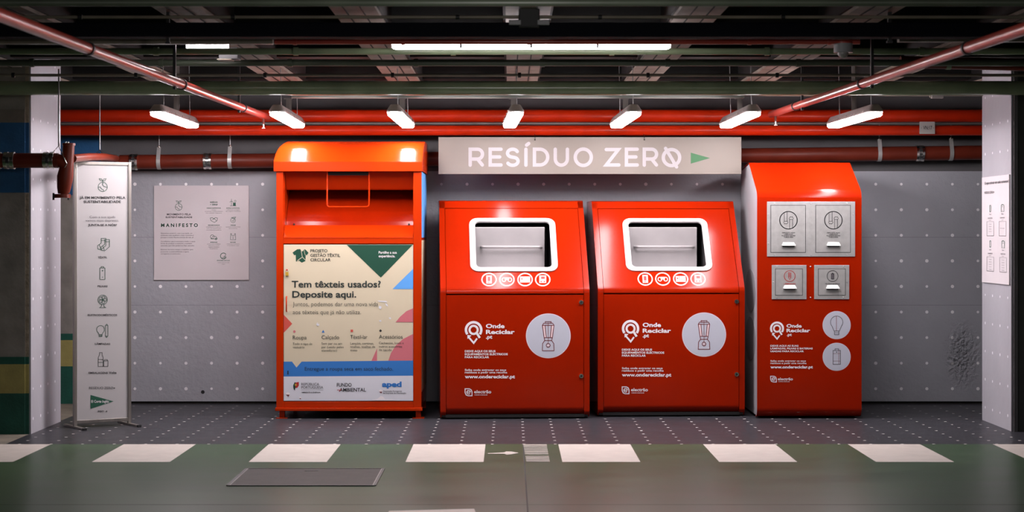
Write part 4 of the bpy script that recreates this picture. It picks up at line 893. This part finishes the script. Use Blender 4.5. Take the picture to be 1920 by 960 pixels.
# ================================================================= MANIFESTO BOARD on the wall
YM = YW - .018; a = W(289, 525, YM); c = W(467, 348, YM)
bd = thing('wall_board', ((a.x + c.x) / 2, YM, a.z), 'square white manifesto board fixed to the dotted grey wall', 'wall board')
hx = (c.x - a.x) / 2; q = MB(); q.box(-hx, hx, -.012, 0, 0, c.z - a.z, 'panel_white'); pb = q.build('board', bd, bevel=.001)
fbd = plane_map(bd, (0, -.012, 0), (0, -1, 0)); p = Print(); ic_globe(p, 335, 388, 6.4, 'ink_green', .8); p.build('globe_icon', fbd, pb); p = Print()
for t_, x0, x1, b_, cc, col, bo in (('MOVIMENTO PELA', 313, 358, 403.6, 3.4, K, .02), ('SUSTENTABILIDADE', 310.5, 360.5, 409, 3.4, K, .02), ('M A N I F E S T O', 302, 371, 425.6, 6.6, 'ink_deep_green', .03),
        ('Queremos construir, com a sua ajuda, um', 301.5, 360.5, 438.4, 2.3, 'ink_grey', 0), ('ambiente mais saudável e mais sustentável', 301.5, 363, 442.3, 2.3, 'ink_grey', 0), ('porque o nosso Planeta precisa de nós, já!', 301.5, 363, 446.2, 2.3, 'ink_grey', 0),
        ('Acreditamos que é necessário mudar a nossa', 301.5, 366, 453.7, 2.3, 'ink_grey', 0), ('forma de produzir e consumir, e também', 301.5, 360, 457.6, 2.3, 'ink_grey', 0), ('sabemos que não podemos ficar parados.', 301.5, 365, 461.6, 2.3, 'ink_grey', 0),
        ('Estamos, há muito tempo, a trabalhar para', 301.5, 362, 469, 2.3, 'ink_grey', 0), ('promover a sustentabilidade e agora', 301.5, 354, 473, 2.3, 'ink_grey', 0), ('carregamos no acelerador.', 301.5, 339, 476.9, 2.3, 'ink_grey', 0)): p.text(t_, x0, x1, b_, cc, col, bo)
p.build('lettering', fbd, pb)
cells = [(401, 380, 'CIDADE SUSTENTÁVEL', 27, ('de todos', 'promover a sustentabilidade', 'no nosso espaço'), (8, 33, 30)), (437, 380, 'ENERGIA SUSTENTÁVEL', 25, ('utilizamos energias', 'de origem renovável'), (24, 27)),
         (401, 412, 'GRANDES ALIANÇAS', 22, ('trabalhamos em parceria', 'com as instituições', 'e os nossos fornecedores'), (29, 27, 28)), (437, 412, 'ORIGEM', 10, ('apostamos na proximidade', 'dos produtos'), (27, 16)),
         (401, 444, 'MOBILIDADE', 13, ('promovemos a mobilidade', 'elétrica e uma', 'logística de baixo', 'impacto'), (25, 20, 20, 15)), (437, 444, 'ENVASES', 10, ('reduzimos os plásticos', 'e reciclamos mais'), (24, 22)), (419, 480, 'ECONOMIA CIRCULAR', 24, ('resíduo zero em tudo', 'sempre'), (22, 6))]
for i, (x, y, tt, wd, ls, lw) in enumerate(cells):
    g = 'ink_green'; p = Print()
    if i == 0: p.ctext('RESÍDUO', x, 14, y + .5, 2.6, g, .03); p.ctext('+ ZERØ', x, 14, y + 5, 2.6, g, .03)
    elif i == 1: p.line([(x - 3, y + 6), (x - 3, y - 3)], .7, g); [p.line([(x - 3, y - 3), (x - 3 + 4 * math.cos(R(k)), y - 3 + 4 * math.sin(R(k)))], .7, g) for k in (-90, 30, 150)]; p.rect(x, y, x + 5, y + 6, g); p.ring(x + 4, y - 3, 1.6, .6, g, 2, 12); p.line([(x - 6, y + 6), (x + 6, y + 6)], .7, g)
    elif i == 2: p.line([(x - 7, y - 3), (x - 3, y - 4), (x, y - 2), (x + 3, y - 4), (x + 7, y - 3), (x + 6, y + 2), (x + 1, y + 5), (x - 5, y + 2), (x - 7, y - 3)], .7, g); p.line([(x - 3, y), (x + 1, y - 2), (x + 5, y + 2)], .7, g)
    elif i == 3: p.ring(x, y + 1, 4.4, .7, g); p.line([(x - 3, y - 4), (x + 5, y - 5), (x + 2, y - 1), (x - 3, y - 4)], .9, g); p.line([(x - 2, y + 1), (x, y + 3), (x + 3, y)], .7, g)
    elif i == 4: p.ring(x - 3, y, 3.6, .7, g); p.line([(x - 5, y + 4), (x - 2, y - 1), (x + 3, y - 1), (x + 6, y + 2), (x + 6, y + 4), (x - 5, y + 4)], .7, g); p.ring(x + 4, y + 4, 1.6, .7, g, 2, 12)
    elif i == 5: p.line([(x - 3, y - 6), (x - 4.5, y - 6), (x - 5, y + 5.5), (x + 5, y + 5.5), (x + 4.5, y - 6), (x + 3, y - 6), (x + 2, y - 2), (x - 2, y - 2), (x - 3, y - 6)], .7, g); p.line([(x, y), (x, y + 4)], .8, g)
    else: p.arc(x, y, 5.5, 1.2, 20, 330, g); [p.rect(x - 3 + k * 2, y + 3 - k * 1.6, x - 2 + k * 2, y + 4.5, g) for k in range(4)]
    p.ctext(tt, x, wd, y + 12.2 - (2.8 if i == 6 else 1), 1.9, 'ink_green', .03)
    for j, (l_, ww) in enumerate(zip(ls, lw)): p.ctext(l_, x, ww, y + 15.2 + j * 2.9 - (2.2 if i == 6 else 1), 1.6, 'ink_grey', .0)
    p.build('icon_and_caption', fbd, pb)

# ================================================================= BOARD ON THE PILLAR SIDE
yA, yB = x2 * F / (1844 - CX), x2 * F / (1895 - CX)
zz = lambda py: H - (py - CY) * yA / F
sb = thing('pillar_board', (x2, (yA + yB) / 2, zz(529)), 'white instruction board on the side of the pale pillar', 'wall board')
q = MB(); q.box(-.012, 0, -(yA - yB) / 2, (yA - yB) / 2, 0, zz(333) - zz(529), 'panel_white'); po = q.build('board', sb, bevel=.001)
def fpi(px, py, e=0): return Vector((-.0125 - e, (x2 - .0125) * F / (px - CX) - (yA + yB) / 2, zz(py) - zz(529)))
p = Print(); p.text('O que colocar em cada contentor?', 1846.5, 1891.5, 347, 5.2, K, .02); p.text('RESÍDUO ZERØ', 1846.5, 1862.5, 364, 4, K, .01); p.poly([(1863, 360.5), (1863, 364), (1864.6, 362)], K); p.build('lettering', fpi, po)
for x, y, t1_, rws in ((1857, 392, 'Têxtil', 4), (1880, 392, 'Pilhas', 1), (1857, 457, 'Lâmpadas', 5), (1881, 457, 'Outros', 5)):
    p = Print()
    ic_tube(p, x, y, 13, 'ink_green', .6) if x < 1860 else ic_battery(p, x, y, 13, 'ink_green', .6)
    p.ctext(t1_, x, 4, y + 11.5, 1.8, K, .02); p.ctext('O QUE COLOCAR', x - .2, 9, y + 18.5, 2, K, .03); p.ctext('aqui', x - .2, 4, y + 22, 1.5, 'ink_grey')
    p.line([(x - 6.5, y + 24), (x + 6.5, y + 24), (x + 6.5, y + 50), (x - 6.5, y + 50), (x - 6.5, y + 24)], .4, 'ink_grey'); p.line([(x - 6.5, y + 50), (x + 6.5, y + 50)], .9, 'ink_grey')
    for k in range(rws): p.ctext(('roupa', 'calçado', 'tecidos', 'outros', 'malas')[k] if rws > 1 else 'Pilhas e baterias', x, 5 if rws > 1 else 8, y + 29 + k * 4.6 + (8 if rws == 1 else 0), 1.6, 'ink_grey')
    p.build('icon_and_table', fpi, po)

# ================================================================= FLOOR HATCH
gx0, gx1, gy0, gy1 = -1.600, -.765, 10.60, 11.36
gr = thing('drain_cover', ((gx0 + gx1) / 2, (gy0 + gy1) / 2, 0), 'dark metal tread plate cover set in the green floor', 'floor cover')
hx, hy = (gx1 - gx0) / 2, (gy1 - gy0) / 2; q = MB()
for s in (-1, 1): q.box(s * hx - .008, s * hx + .008, -hy, hy, 0, .006, 'dark_metal'); q.box(-hx, hx, s * hy - .008, s * hy + .008, 0, .006, 'dark_metal')
q.box(-hx + .008, -hx + .013, -hy, hy, 0, .005, 'conduit'); q.box(hx - .013, hx - .008, -hy, hy, 0, .005, 'conduit'); q.build('rim', gr)
q = MB(); q.box(-hx + .013, hx - .013, -hy + .010, hy - .010, 0, .004, 'tread_plate'); pt = q.build('plate', gr)
q = MB(); q.box(-.05, .03, hy - .12, hy - .09, .004, .006, 'black'); q.build('lifting_slot', pt)
